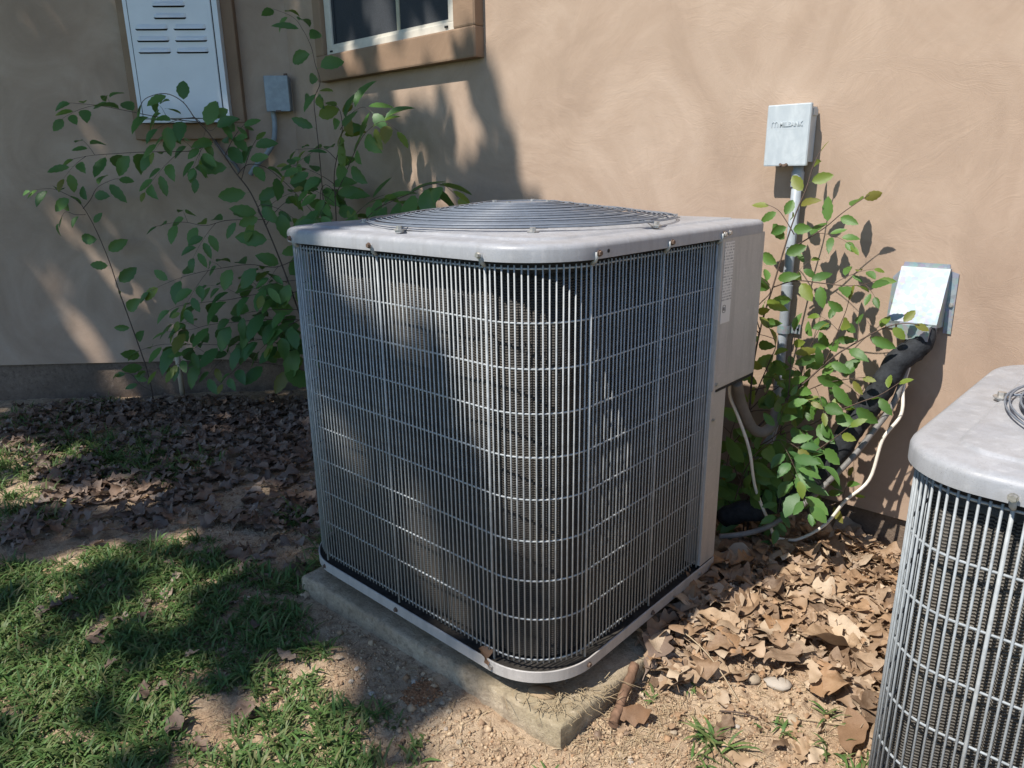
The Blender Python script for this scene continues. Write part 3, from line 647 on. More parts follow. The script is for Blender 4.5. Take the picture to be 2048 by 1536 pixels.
# ------------------------------------------------------------------ condenser units
def inside(W, D, rad, inset, px, py, chamfer):
    """signed distance (negative inside) of a rounded rectangle x in [-W,0], y in [0,D]; rad = front right, front left, back left, back right"""
    cx, cy = -W / 2, D / 2
    qx, qy = px - cx, py - cy
    r = np.where(qx > 0, np.where(qy < 0, rad[0], rad[3]), np.where(qy < 0, rad[1], rad[2]))
    ax = np.abs(qx) - W / 2 + r; ay = np.abs(qy) - D / 2 + r
    d = np.minimum(np.maximum(ax, ay), 0) + np.hypot(np.maximum(ax, 0), np.maximum(ay, 0)) - r
    if chamfer is not None:
        (x0, y0), (x1, y1) = chamfer; nx_, ny_ = (y0 - y1), (x1 - x0); L = math.hypot(nx_, ny_)
        nx_, ny_ = nx_ / L, ny_ / L
        if (cx - x0) * nx_ + (cy - y0) * ny_ > 0: nx_, ny_ = -nx_, -ny_
        d = np.maximum(d, (px - x0) * nx_ + (py - y0) * ny_)
    return d + inset
def ring_xy(W, D, rad, inset=0.0, chamfer=None, th=None):
    lo = np.zeros_like(th); hi = np.full_like(th, W + D); c, s = np.cos(th), np.sin(th)
    for _ in range(40):
        md = (lo + hi) / 2; ins = inside(W, D, rad, inset, -W / 2 + md * c, D / 2 + md * s, chamfer) < 0
        lo = np.where(ins, md, lo); hi = np.where(ins, hi, md)
    return np.stack([-W / 2 + lo * c, D / 2 + lo * s], -1)
def R3(xy, z): return [(p[0], p[1], z) for p in xy]

def make_unit(root, W, D, H, r, rows, straps_front, straps_right, grille_end, panel_on, guardR, guard_off, nrings, visible, seed):
    """heights are measured from the underside of the base pan; H = underside of the lid rim"""
    rad = (r, r, r, .022); th = np.linspace(0, 2 * math.pi, 280, endpoint=False)
    ca = math.atan2(D / 2, W / 2); th = np.sort(np.append(th, [ca, ca - .03, ca + .03]))
    ch = ((0, D - .152), (-.16, D)) if panel_on else None
    ZL = H
    # base pan
    b = MB()
    b.loft([R3(ring_xy(W, D, rad, i, ch, th), z) for i, z in ((.06, .008), (.004, .004), (0, .0045), (0, .029), (.0008, .0298), (.003, .0298), (.0045, .022))], cap0=True)
    b.build("base_pan", M['panel'], root, True, angle=25)
    b = MB()
    for (x, y) in ((-.12, .10), (-W + .12, .10), (-W + .12, D - .1), (-.25, D - .1)): b.cyl((x, y, -.0455 if not seed else -.021), (0, 0, 1), .028, .052 if not seed else .028, 10)
    b.build("rubber_feet", M['rubber'], root)
    b = MB(); b.loft([R3(ring_xy(W, D, rad, .0047, ch, th), .012), R3(ring_xy(W, D, rad, .0047, ch, th), .021)], cap1=True); b.build("pan_tray", M['tray'], root)
    # coil with vertical ridges
    b = MB(); tc = np.linspace(0, 2 * math.pi, 900, endpoint=False)
    base = ring_xy(W, D, (r, r, r, r), .036 if seed else .048, ch, tc); c0 = np.array([-W / 2, D / 2])
    per = np.concatenate([[0], np.cumsum(np.linalg.norm(np.diff(base, axis=0), axis=1))])
    wob = .0030 * np.sin(per / .0115 * 2 * math.pi)[:, None]
    dirv = (base - c0) / np.linalg.norm(base - c0, axis=1)[:, None]
    cr = base + dirv * wob
    b.loft([R3(cr, z) for z in np.linspace(.03, ZL - .035, 5)], cap1=True)
    b.build("coil", M['coildusty' if seed else 'coil'], root, True)
    # inner deck right below the lid
    b = MB(); b.loft([R3(ring_xy(W, D, rad, .030, ch, th), ZL - .022), R3(ring_xy(W, D, rad, .030, ch, th), ZL + .004)], cap0=True); b.build("top_rail", M['black'], root)
    # lid
    cgx, cgy = -W / 2 + guard_off[0], D / 2 + guard_off[1]
    def circ(R, z): return [(cgx + R * math.cos(a), cgy + R * math.sin(a), z) for a in th]
    lid = []
    for i, z in ((.006, ZL + .001), (.0, ZL), (0, ZL + .020), (.002, ZL + .0255), (.007, ZL + .0295), (.014, ZL + .0315), (.056, ZL + .0322), (.059, ZL + .0335), (.0615, ZL + .0368), (.067, ZL + .0372)):
        lid.append(R3(ring_xy(W, D, rad, i, None, th), z))
    lid.append(circ(guardR - .008, ZL + .0385)); lid.append(circ(guardR - .014, ZL + .0435)); lid.append(circ(guardR - .018, ZL + .0435)); lid.append(circ(guardR - .022, ZL + .036)); lid.append(circ(guardR - .022, ZL - .02))
    b = MB(); b.loft(lid); b.build("lid", M['paint'], root, True, angle=50)
    b = MB(); b.cyl((cgx, cgy, ZL - .06), (0, 0, 1), guardR - .0225, .004, 48); b.build("fan_well", M['black'], root)
    # fan and motor under the guard
    b = MB(); b.cyl((cgx, cgy, ZL - .03), (0, 0, 1), .065, .070, 24); b.build("fan_motor", M['black'], root)
    for k in range(4):
        a0 = k * math.pi / 2 + .4; g = []
        for t in np.linspace(0, 1, 6):
            rr = .066 + (guardR - .10) * t; half = .20 + .12 * t
            g.append([(cgx + rr * math.cos(a0 + s * half), cgy + rr * math.sin(a0 + s * half), ZL - .03 + .022 * s) for s in (-1, -.3, .4, 1)])
        MB().loft(g, closed=False).build("fan_blade", M['rust'], root)
    # wire fan guard: spokes plus one ring each
    def gh(rr):
        t = min(1.0, max(0.0, (guardR - rr) / (guardR - .085))); return ZL + .0475 + .034 * t
    b = MB()
    for k in range(8):
        a = k * math.pi / 4 - math.pi / 4
        b.tube([(cgx + rr * math.cos(a), cgy + rr * math.sin(a), gh(rr) - .003) for rr in (guardR + .006, guardR - .01, .2 * guardR + .1, .085, .03)], .0021, 5)
    b.cyl((cgx, cgy, ZL + .0785), (0, 0, 1), .086, .002, 32)
    guard = b.build("fan_guard", M['guard'], root)
    for k in range(nrings):
        rr = guardR - (guardR - .090) * k / (nrings - 1)
        if k == 1: rr = guardR - .0055
        dz_ = random.uniform(-.0012, .0012); MB().tube([(cgx + rr * math.cos(a), cgy + rr * math.sin(a), gh(rr) + dz_) for a in np.linspace(0, 2 * math.pi, 72, endpoint=False)], .0014 + random.random() * .0005, 5, closed=True).build("guard_ring", M['guard'], guard, True)
    for k in range(8):
        a = k * math.pi / 4 - math.pi / 4
        x, y = cgx + (guardR + .008) * math.cos(a), cgy + (guardR + .008) * math.sin(a); bb = MB()
        bb.cyl((x, y, ZL + .035), (0, 0, 1), .009, .004, 10); bb.cyl((x, y, ZL + .039), (0, 0, 1), .012, .0018, 10); bb.cyl((x, y, ZL + .0408), (0, 0, 1), .0062, .007, 6)
        bb.build("guard_bolt", M['screw'], guard)
    for k in range(4):
        a = k * math.pi / 2 + .3; x, y = cgx + .07 * math.cos(a), cgy + .07 * math.sin(a)
        MB().cyl((x, y, ZL + .0805), (0, 0, 1), .006, .005, 6).build("motor_bolt", M['screw'], guard)
    # grille: arc-length along the rounded outline
    ins = .012; rc = r - ins
    segs = []
    def arc(cx, cy, a0, a1, n=14): return [(cx + rc * math.cos(a), cy + rc * math.sin(a)) for a in np.linspace(a0, a1, n)]
    path = [(-ins, grille_end)] + arc(-r, r, 0, -math.pi / 2) + arc(-W + r, r, -math.pi / 2, -math.pi) + arc(-W + r, D - r, math.pi, math.pi / 2) + [(-.25, D - ins)]
    P = np.array(path); L = np.concatenate([[0], np.cumsum(np.linalg.norm(np.diff(P, axis=0), axis=1))])
    def at(s): return np.array([np.interp(s, L, P[:, 0]), np.interp(s, L, P[:, 1])])
    def s_of(x, y):
        ss = np.linspace(0, L[-1], 4000); q = np.stack([np.interp(ss, L, P[:, 0]), np.interp(ss, L, P[:, 1])], -1)
        return float(ss[np.argmin(np.hypot(q[:, 0] - x, q[:, 1] - y))])
    st = [s_of(-ins, y) for y in straps_right] + [s_of(x, ins) for x in straps_front]
    zt, zb = rows[0] + .0065, rows[-1] - .0065
    pitch = .01235; wn = int(L[-1] / pitch); s0, s1 = visible(L, s_of)
    wr = .00175 if seed else .00162; wmat = M['wirelight'] if seed else M['wire']
    wb = MB().tube([(0, 0, zb), (0, 0, zt)], wr, 6); first = None; rest = MB()
    zrow = lambda z: z
    for k in range(wn + 1):
        s = k * pitch
        if any(abs(s - q) < pitch * .55 for q in st): continue
        q = at(s)
        if s0 <= s <= s1:
            if first is None: first = wb.build("grille_wire", wmat, root, True); first.location = (q[0], q[1], 0)
            else:
                c = dup(first, root, loc=(q[0] + random.uniform(-.00025, .00025), q[1] + random.uniform(-.00025, .00025), random.uniform(-.001, .001)))
                c.rotation_euler = (random.gauss(0, .0004), random.gauss(0, .0004), 0)
        else: rest.tube([(q[0], q[1], zb), (q[0], q[1], zt)], .00145, 4)
    tag(rest.build("far_side_grille", M['wire'], root), kind="stuff")
    pin = []
    for s in np.unique(np.concatenate([L, np.linspace(0, L[-1], 60)])): q = at(s); pin.append(q)
    nrm = []
    c0 = np.array([-W / 2, D / 2])
    for z in rows:
        # the hoops run behind the upright wires
        pts = []
        for q in pin:
            d = np.zeros(2); ax = abs(q[0] + W / 2) - (W / 2 - r); ay = abs(q[1] - D / 2) - (D / 2 - r)
            if ax > 0 and ay > 0: d = np.array([math.copysign(ax, q[0] + W / 2), math.copysign(ay, q[1] - D / 2)]); d /= np.linalg.norm(d)
            elif ax > ay: d = np.array([math.copysign(1, q[0] + W / 2), 0])
            else: d = np.array([0, math.copysign(1, q[1] - D / 2)])
            pts.append((q[0] - d[0] * .0024, q[1] - d[1] * .0024, z))
        MB().tube(pts, .0021 if seed else .0019, 5).build("grille_hoop", wmat, root, True)
    for k, s in enumerate(st):
        q = at(s); e = at(s + .002); tdir = Vector((e[0] - q[0], e[1] - q[1], 0)).normalized(); nd = Vector((tdir.y, -tdir.x, 0))
        if (Vector((q[0], q[1], 0)) - Vector((-W / 2, D / 2, 0))).dot(nd) < 0: nd = -nd
        Q = Vector((q[0], q[1], 0)) + nd * .001
        b = MB(); b.tube([Q + Vector((0, 0, .030)), Q + Vector((0, 0, ZL - .008))], .0026, 8)
        o1 = nd * .0135
        b.tube([Q + Vector((0, 0, ZL - .009)), Q + nd * .008 + Vector((0, 0, ZL - .003)), Q + o1 + Vector((0, 0, ZL + .012))], [.0036, .0044, .0054], 6)
        b.build("grille_strap", M['wire'], root, True)
        for zz, of in ((ZL + .011, .018), (.016, .0122)):
            base = Vector((q[0], q[1], 0)) + nd * of + Vector((0, 0, zz))
            MB().cyl(base, nd, .0062, .0012, 10).cyl(base + nd * .0012, nd, .0045, .004, 6).build("screw", M['rust'] if (k % 3 and not seed) else M['screw'], root)
    # blank holes in the lid rim
    for (x, y, n_) in (() if seed else ((-W + r * .75, -.0004, (0, -1, 0)), (.0004, .175, (1, 0, 0)))):
        MB().cyl((x, y, ZL + .012), n_, .0035, .0006, 10).build("rim_hole", M['black'], root)
    if panel_on:
        # lower corner post with a cut-back rear corner, then the control box above it
        zc = panel_on; b = MB()
        gy0 = grille_end + .004; y1 = D - .152
        b.add([(-.003, gy0, .033), (-.003, y1, .033), (-.16, D - .004, .033), (-.25, D - .004, .033), (-.003, gy0, zc), (-.003, y1, zc), (-.16, D - .004, zc), (-.25, D - .004, zc)], [(0, 1, 5, 4), (1, 2, 6, 5), (2, 3, 7, 6)])
        b.add([(-.003, gy0, .033), (-.045, gy0, .033), (-.045, gy0, ZL), (-.003, gy0, ZL)], [(0, 3, 2, 1)])
        b.build("corner_post", M['panel'], root)
        b = MB(); b.box(-.25, -.0008, gy0 + .0015, D - .001, zc + .001, ZL + .002, bev=.0025); b.build("control_box", M['panel'], root)
        b = MB(); b.box(-.24, -.0012, gy0 + .02, D - .004, zc - .006, zc + .0005); b.build("box_floor", M['black'], root)
        for (y, z) in ((gy0 + .016, zc + .014), (gy0 + .016, zc - .075)):
            MB().cyl((-.001 if z > zc else -.003, y, z), (1, 0, 0), .0055, .001, 10).cyl((0, y, z), (1, 0, 0), .004, .0035, 6).build("screw", M['screw'], root)
        for (y, m_) in ((gy0 + .003, M['rust']), (gy0 + .030, M['screw'])):
            MB().cyl((.0002, y, ZL + .012), (1, 0, 0), .0062, .0012, 10).cyl((.0012, y, ZL + .012), (1, 0, 0), .0045, .004, 6).build("screw", m_, root)
        b = MB(); b.box(.0004, .0010, 0, .046, 0, .187); lb = b.build("rating_label", M['label'], root); lb.location = (-.0008, gy0 + .014, ZL - .008 - .187)
        mk = MB(); pts = []
        for a in np.linspace(0, 2 * math.pi, 24, endpoint=False):
            c_, s_ = math.cos(a), math.sin(a); pts.append((.0011, .014 + .007 * math.copysign(abs(c_) ** .5, c_), .034 + .0085 * math.copysign(abs(s_) ** .5, s_)))
        mk.tube(pts, .0006, 4, closed=True); mk.tube([(.0011, .010, .038), (.0011, .010, .031), (.0011, .013, .030), (.0011, .013, .038)], .0006, 4); mk.tube([(.0011, .0165, .038), (.0011, .0165, .030), (.0011, .019, .030)], .0006, 4)
        mk.build("certification_mark", M['black'], lb)

Z1 = .116
u1 = empty("condenser_unit", (0, 0, Z1), 0, "large square grey air conditioner condenser standing alone on a low concrete slab in the centre", "air conditioner")
rows1 = [.958, .862, .778, .693, .607, .521, .433, .346, .259, .165]
make_unit(u1, .889, .842, .970 - Z1, .152, [z - Z1 for z in rows1], (-.149, -.46, -.755), (.612, .386, .141), .612, .6145 - Z1, .366, (.018, .0), 25,
          lambda L, f: (0, f(-.877, .30)), 0)
W2, D2 = .66, .66      # the smaller unit
Z2 = .085; H2 = .646
u2 = empty("condenser_unit", (1.177, .056, Z2), math.radians(-2.0), "smaller sunlit grey air conditioner condenser cut off by the right edge", "air conditioner")
hr2 = [H2 - .013 - .0868 * k for k in range(7)] + [.047]
make_unit(u2, W2, D2, H2, .110, hr2, (-.517, -.33, -.12), (.44, .26, .10), .44, .35, .262, (0, 0), 19,
          lambda L, f: (f(-.2, .012), f(-W2 + .012, .45)), 1)

def slab(name, poly, z0, z1, label):
    """cast slab with worn, slightly wavy edges"""
    P = []; n = len(poly)
    for i in range(n):
        a = Vector(poly[i] + (0,)); c = Vector(poly[(i + 1) % n] + (0,)); L = (c - a).length; k = max(2, int(L / .012))
        for j in range(k): P.append(a + (c - a) * j / k)
    cen = sum(P, Vector()) / len(P); rings = []
    for (ins, z) in ((.004, z0), (0, z0 + .02), (.0, z1 - .008), (.003, z1 - .002), (.010, z1), (.05, z1)):
        row = []
        for i, p in enumerate(P):
            d = (cen - p).normalized(); w = .003 * fbm(p.x, p.y, 14, z * 3) + .003 * fbm(p.x, p.y, 45, 2) + (.012 * max(0, fbm(p.x, p.y, 22, 6) - .25) if z > z1 - .01 else 0)
            q = p + d * (ins * 1.2 + w); row.append((q.x - cen.x, q.y - cen.y, z - z0 + (.0015 * fbm(p.x, p.y, 30, 5) if z > z0 + .03 else 0)))
        rings.append(row)
    o = MB().loft(rings, cap0=True, cap1=True).build(name, M['pad'], None, True, angle=50); o.location = (cen.x, cen.y, z0)
    return tag(o, label, "concrete slab")
slab("concrete_slab", [(.028, .012), (.055, .93), (-.905, .96), (-.858, -.014)], -.03, .0705, "weathered concrete slab under the large condenser")
slab("concrete_slab", [(1.25, .02), (1.27, .78), (.60, .80), (.57, .03)], -.02, Z2 - .0215, "concrete slab under the smaller condenser at right")

# ------------------------------------------------------------------ leaves and saplings
def live_leaf(fold, droop, ser=.022, wid=.30):
    """serrated oval blade, base at the origin, tip at y = 1"""
    n = 9; V = []; Fc = []
    for i in range(n + 1):
        t = i / n; w = wid * (math.sin(math.pi * min(1, t * .97 + .03)) ** .80) * (1.16 - .42 * t)
        if i in (0, n): w = .0
        z0 = -droop * t * t
        e = ser if i % 2 else -ser * .4
        for s in (-1, 0, 1):
            V.append((s * (w + (e if 0 < i < n else 0)), t + (.03 * abs(s) if 0 < i < n else 0), z0 + abs(s) * w * fold))
    for i in range(n):
        a = i * 3; c = a + 3
        Fc += [(a, a + 1, c + 1, c), (a + 1, a + 2, c + 2, c + 1)]
    V.append((0, -.16, .0)); V.append((.02, -.16, 0)); V.append((.02, .0, 0)); k = len(V) - 3
    Fc.append((k, k + 1, k + 2))
    return V, Fc
def leaf_proto(mat, nvar=8):
    out = []
    for k in range(nvar):
        V, Fc = live_leaf(random.uniform(.08, .60), random.uniform(.0, .48), wid=random.uniform(.215, .285))
        me = bpy.data.meshes.new("leaf"); me.from_pydata(V, [], Fc); me.materials.append(mat)
        me.polygons.foreach_set("use_smooth", [True] * len(me.polygons)); out.append(me)
    return out
LEAF = {k: leaf_proto(M[k]) for k in ('leaf', 'leafyoung', 'leafdark')}

def sapling(key, name, label, kindleaf, out_dir, pyoung, grow=1.0, dens=1.0, up=.6, ptwig=.3, sub=.62, maxn=298):
    stems = STEMS[key]; base = Vector(stems[0][0][0]); base.z = gz(base.x, base.y) - .01
    root = empty(name, base, 0, label, "sapling")
    outv = Vector(out_dir).normalized(); cnt = [0]
    def leaf(p, T, side, size, tend):
        if cnt[0] >= maxn: return
        N = Vector((0, 0, 1)) * random.uniform(up * .6, up * 1.6) + outv * random.uniform(.25, 1.0) + Vector((random.gauss(0, .3), random.gauss(0, .3), random.gauss(0, .15)))
        N = (N - T * N.dot(T)); N.normalize(); S = N.cross(T) * side
        d = T + Vector((0, 0, -.3)) if side == 0 else (T * random.uniform(.4, .85) + S * random.uniform(.75, 1.05) + Vector((0, 0, -random.uniform(.1, .55))))
        d.normalize(); N = (N - d * N.dot(d)).normalized(); X = d.cross(N)
        sz = size * random.uniform(.72, 1.15) * (1.0 - .35 * max(0, tend - .7) / .3)
        young = random.random() < pyoung * (3.2 if tend > .82 else .35)
        o = bpy.data.objects.new("leaf", random.choice(LEAF['leafyoung' if young else kindleaf])); COL.objects.link(o); o.parent = root
        q = p - base + d * sz * .16; wx = sz * random.uniform(.85, 1.12)
        o.matrix_basis = Matrix(((X.x * wx, d.x * sz, N.x * sz, q.x), (X.y * wx, d.y * sz, N.y * sz, q.y), (X.z * wx, d.z * sz, N.z * sz, q.z), (0, 0, 0, 1)))
        cnt[0] += 1
    def run(P, size, spacing, start, rad, twigs):
        n = len(P); rr = [rad * (1 - .65 * i / (n - 1)) for i in range(n)]
        MB().tube([p - base for p in P], rr, 6).build("stem", M['stem'], root, True)
        D_ = [0]
        for i in range(n - 1): D_.append(D_[-1] + (P[i + 1] - P[i]).length)
        L = D_[-1]; s = L * start + spacing * .3; side = 1
        while s < L + .001:
            i = max(0, min(n - 2, next((q for q in range(n - 1) if D_[q + 1] >= s), n - 2)))
            f = (s - D_[i]) / max(1e-6, D_[i + 1] - D_[i]); p = P[i].lerp(P[i + 1], f); T = (P[i + 1] - P[i]).normalized()
            tend = s / L
            if twigs and tend < .9 and random.random() < ptwig:
                S = (Vector((0, 0, 1)) * up + outv * .5).cross(T).normalized() * side
                d = (T * .55 + S * .9 + outv * random.uniform(-.1, .4) + Vector((0, 0, random.uniform(-.15, .35)))).normalized(); Lt = random.uniform(.08, .17) * (size / .075)
                Q = [p + d * Lt * t + Vector((0, 0, -.25 * Lt * t * t)) for t in np.linspace(0, 1, 6)]
                run(Q, size * sub / .8, spacing * .62, .25, rad * .5, False)
            else: leaf(p, T, side if s + spacing <= L else 0, size, tend)
            side = -side; s += spacing * dens * random.uniform(.75, 1.25)
    for (pts, size, spacing, start, rad) in stems:
        P = smooth_pts(pts, 5)
        if pts is stems[0][0]: P = [base.copy()] + P
        run(P, size * grow, spacing * grow ** .5, start, rad, True)
    print(label, "leaves", cnt[0])
    return root
sapling('R', "elm_sapling", "bright green elm sapling growing against the sunlit wall between conduit and hood", 'leaf', (0, -1, 0), .30, 1.12, .88, .5, .14)
sapling('U', "elm_sapling", "dark low elm growth in shade behind the conduit whip at the large unit's rear corner", 'leafdark', (.3, -1, 0), .05, 1.25, .85, .6, .22)
sapling('A', "elm_sapling", "thin lone elm shoot with few leaves at far left by the footing", 'leafdark', (.7, -.7, 0), .06, 1.4, .85, .45, .0)
sapling('B', "elm_sapling", "tall shaded elm sapling whose long arching canes reach the white louvred cabinet", 'leafdark', (.7, -.7, 0), .14, 1.5, .95, .62, .20)
sapling('D', "elm_sapling", "low bushy elm with layered leafy sprays at the left foot of the large condenser", 'leafdark', (.7, -.7, 0), .12, 1.5, .95, .75, .24)
sapling('C', "elm_sapling", "upright elm sapling under the window behind the large condenser", 'leafdark', (.4, -.9, 0), .22, 1.4, .9, .62, .12)

# ------------------------------------------------------------------ dry leaves
def oak_leaf(kind, curl, twist, seed):
    rs = random.Random(seed)
    if kind == 'oak': prof = [(0, .010), (.08, .03), (.18, .13), (.24, .17), (.30, .09), (.38, .10), (.48, .30), (.56, .36), (.63, .24), (.70, .17), (.80, .27), (.88, .25), (.95, .12), (1.0, .0)]
    elif kind == 'oak2': prof = [(0, .010), (.10, .05), (.2, .17), (.27, .20), (.34, .12), (.44, .20), (.52, .27), (.58, .18), (.66, .22), (.74, .26), (.80, .17), (.88, .16), (.95, .09), (1.0, .0)]
    else: prof = [(0, .01), (.08, .10), (.18, .19), (.30, .26), (.42, .30), (.54, .30), (.66, .27), (.78, .20), (.88, .12), (.95, .06), (1.0, 0)]
    V = []; Fc = []; a0 = rs.uniform(-.5, .5); n = 19
    tt = [p[0] for p in prof]; ww = [p[1] for p in prof]; fa, fb = rs.uniform(0, 6), rs.uniform(0, 6)
    for i in range(n):
        t = i / (n - 1); w = (np.interp(t, tt, ww) * .6 + np.interp(t - .022, tt, ww) * .2 + np.interp(t + .022, tt, ww) * .2) if 0 < i < n - 1 else np.interp(t, tt, ww)
        for s in (-1, -.5, 0, .5, 1):
            wl = w * (1 + .16 * math.sin(5 * t + (fa if s > 0 else fb)))
            x = s * wl; y = t - .5 + (.07 * abs(s) * w if .05 < t < .95 else 0)
            z = curl * (x * x) * 2.4 + twist * x * y + .14 * curl * math.sin(5 * y + a0) + .05 * math.sin(9 * x + 7 * y + a0 * 9) + abs(x) * .16
            z += -.55 * curl * y * y + (.035 * math.sin(17 * t + (fa if s > 0 else fb) * 2) if s in (-1, 1) else 0)
            V.append((x, y, z))
    for i in range(n - 1):
        for k in range(4):
            a = i * 5 + k; Fc.append((a, a + 1, a + 6, a + 5))
    b = len(V); V += [(-.008, -.72, .01), (.008, -.72, .01), (.008, -.48, 0), (-.008, -.48, 0)]; Fc.append((b, b + 1, b + 2, b + 3))
    return np.array(V), np.array(Fc)
DRY = []
for k in range(12):
    kind = ('oak', 'oak2', 'oak', 'oval')[k % 4]
    DRY.append(oak_leaf(kind, random.choice((-1, 1)) * random.uniform(.15, .75), random.uniform(-.7, .7), k))
def inpoly(x, y, poly):
    c = False; n = len(poly)
    for i in range(n):
        x0, y0 = poly[i]; x1, y1 = poly[i - 1]
        if (y0 > y) != (y1 > y) and x < (x1 - x0) * (y - y0) / (y1 - y0) + x0: c = not c
    return c
U1 = [(.030, .008), (.057, .93), (-.905, .96), (-.860, -.018)]; U2 = [(.53, .03), (1.3, .03), (1.3, .8), (.56, .8)]
def in_wall(x, y): return y > 1.185 or (x < CX + .02 and (y - CY) > (x - CX) - .02) or (y - CY) - (x - CX) > -.02
LIT_R = [(-.06, .93), (-.03, .80), (-.005, .62), (.012, .36), (.05, .30), (.12, .31), (.17, .46), (.24, .475), (.30, .50), (.36, .47), (.43, .49), (.53, .40), (.56, .80), (.75, 1.17), (-.35, 1.17), (-.4, .95)]
LIT_L = [(-1.66, -.44), (-1.50, -.05), (-1.40, .06), (-1.25, .12), (-1.08, .30), (-1.0, .60), (-1.05, 1.05), (-2.45, 1.10), (-3.3, .38), (-3.6, .0), (-3.0, -.25), (-2.2, -.25), (-1.9, -.5)]
spots = []
def scatter(poly, n, smin, smax, zmax, dens=None):
    xs_ = [p[0] for p in poly]; ys_ = [p[1] for p in poly]; k = 0; tries = 0
    while k < n and tries < n * 40:
        tries += 1
        x = random.uniform(min(xs_), max(xs_)); y = random.uniform(min(ys_), max(ys_))
        if not inpoly(x, y, poly) or (inpoly(x, y, U1) and (x < -.01 or y < .3)) or inpoly(x, y, U2) or in_wall(x, y): continue
        if dens and random.random() > dens(x, y): continue
        s = random.uniform(smin, smax)
        h = random.uniform(.003, zmax)
        spots.append((x, y, max(gz(x, y), .0705 if inpoly(x, y, U1) else -9) + h + .004, s, random.uniform(0, 6.283), random.gauss(0, .18), random.gauss(0, .18), random.randrange(12)))
        k += 1
scatter(LIT_R, 820, .055, .118, .034)
scatter(LIT_L, 2300, .040, .090, .030, lambda x, y: max(.12, min(1, .35 + 1.1 * fbm(x, y, 2.2, 4) + .45)))
scatter([(.10, .10), (.42, .25), (.52, .42), (.3, .5), (.12, .38)], 10, .05, .09, .006)
scatter([(-1.3, -.15), (-.9, -.05), (-.95, .3), (-1.2, .3)], 30, .05, .08, .006)
scatter([(-1.3, -.6), (-.5, -.55), (-.25, -.2), (-.9, -.05), (-1.3, -.1)], 26, .035, .065, .02)
def spot_matrix(sp):
    x, y, z, s, a, tx, ty, k = sp
    return Matrix.Translation((x, y, z)) @ Matrix.Rotation(a, 4, 'Z') @ Matrix.Rotation(tx, 4, 'X') @ Matrix.Rotation(ty, 4, 'Y') @ Matrix.Scale(s, 4)
camp = Vector((.7496, -.9006, 1.1176))
def shown(sp):
    v = Vector(sp[:3]) - camp; d = v.dot(F_)
    if d < .1: return 0
    px, py = 1024 + 1438 * v.dot(R_) / d, 768 - 1438 * v.dot(U_) / d
    return sp[3] / d if (-20 < px < 2068 and -20 < py < 1556) else 0
spots.sort(key=lambda s: -shown(s))
DM = {}
for k, (V, Fc) in enumerate(DRY):
    for mk in ('litter',):
        me = bpy.data.meshes.new("fallen_leaf"); me.from_pydata([tuple(v) for v in V], [], [tuple(map(int, f)) for f in Fc]); me.materials.append(M[mk])
        me.polygons.foreach_set("use_smooth", [True] * len(me.polygons)); DM[k] = me
NIND = 285
for sp in spots[:NIND]:
    o = bpy.data.objects.new("fallen_leaf", DM[sp[7]]); COL.objects.link(o); o.matrix_world = spot_matrix(sp)
    if sp[0] > -.3: tag(o, "dry curled brown oak leaf in the sunny litter between the two condensers", "leaf", "fallen oak leaves between the condensers")
    else: tag(o, "dry brown oak leaf lying on the shaded ground left of the large condenser", "leaf", "fallen oak leaves left of the large condenser")
def joined(sps, name, mat, label):
    VV, FF, off = [], [], 0
    for sp in sps:
        V, Fc = DRY[sp[7]]; Mx = np.array(spot_matrix(sp)); W_ = V @ Mx[:3, :3].T + Mx[:3, 3]
        VV.append(W_); FF.append(Fc + off); off += len(V)
    if VV: tag(np_mesh(name, np.concatenate(VV), np.concatenate(FF), mat, smooth=True), label, kind="stuff")
restl = spots[NIND:]
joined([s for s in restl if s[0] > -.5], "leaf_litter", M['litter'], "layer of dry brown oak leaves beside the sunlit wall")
joined([s for s in restl if s[0] <= -.5], "leaf_litter", M['litterdark'], "layer of darker brown oak leaves along the shaded left footing")

frag = []
for _ in range(1500):
    x, y = (random.uniform(-.02, .55), random.uniform(.05, 1.15)) if random.random() < .5 else (random.uniform(-3.2, -.5), random.uniform(-.5, 1.0))
    if inpoly(x, y, U1) or inpoly(x, y, U2) or in_wall(x, y): continue
    if x > -.1 and y < .3 and random.random() < .6: continue
    frag.append((x, y, gz(x, y) + random.uniform(.002, .012) + (.03 if inpoly(x, y, LIT_R) else 0), random.uniform(.010, .032), random.uniform(0, 6.28), random.gauss(0, .4), random.gauss(0, .4), random.randrange(12)))
joined(frag, "leaf_fragments", M['litter'], "broken bits of dry leaves among the litter and soil")

def one_leaf(k, x, y, z, s, a, tx, ty, mat, label):
    V, Fc = DRY[k]; me = bpy.data.meshes.new("fallen_leaf"); me.from_pydata([tuple(v) for v in V], [], [tuple(map(int, f)) for f in Fc]); me.materials.append(mat)
    me.polygons.foreach_set("use_smooth", [True] * len(me.polygons))
    o = bpy.data.objects.new("fallen_leaf", me); COL.objects.link(o); o.matrix_world = spot_matrix((x, y, z, s, a, tx, ty, k)); return tag(o, label, "leaf")
one_leaf(1, .093, .165, .044, .085, -.9, .25, .3, M['redleaf'], "reddish brown curled leaf lying just beside the bark stick")
one_leaf(3, .448, .405, .050, .105, .4, .3, -.5, M['redleaf'], "smooth brown leaf on bare soil at the foot of the smaller condenser")
one_leaf(0, .045, .325, .085, .105, .2, .45, .2, M['litterdark'], "large lobed brown leaf leaning against the slab edge behind the bark stick")
one_leaf(7, .33, .60, .10, .13, 2.3, .2, .3, M['litter'], "large pale oval dry leaf on top of the litter by the smaller condenser")
one_leaf(2, -.165, .0, .150, .045, 1.2, .5, .2, M['redleaf'], "small curled red-brown leaf caught on the base pan rim of the large condenser")
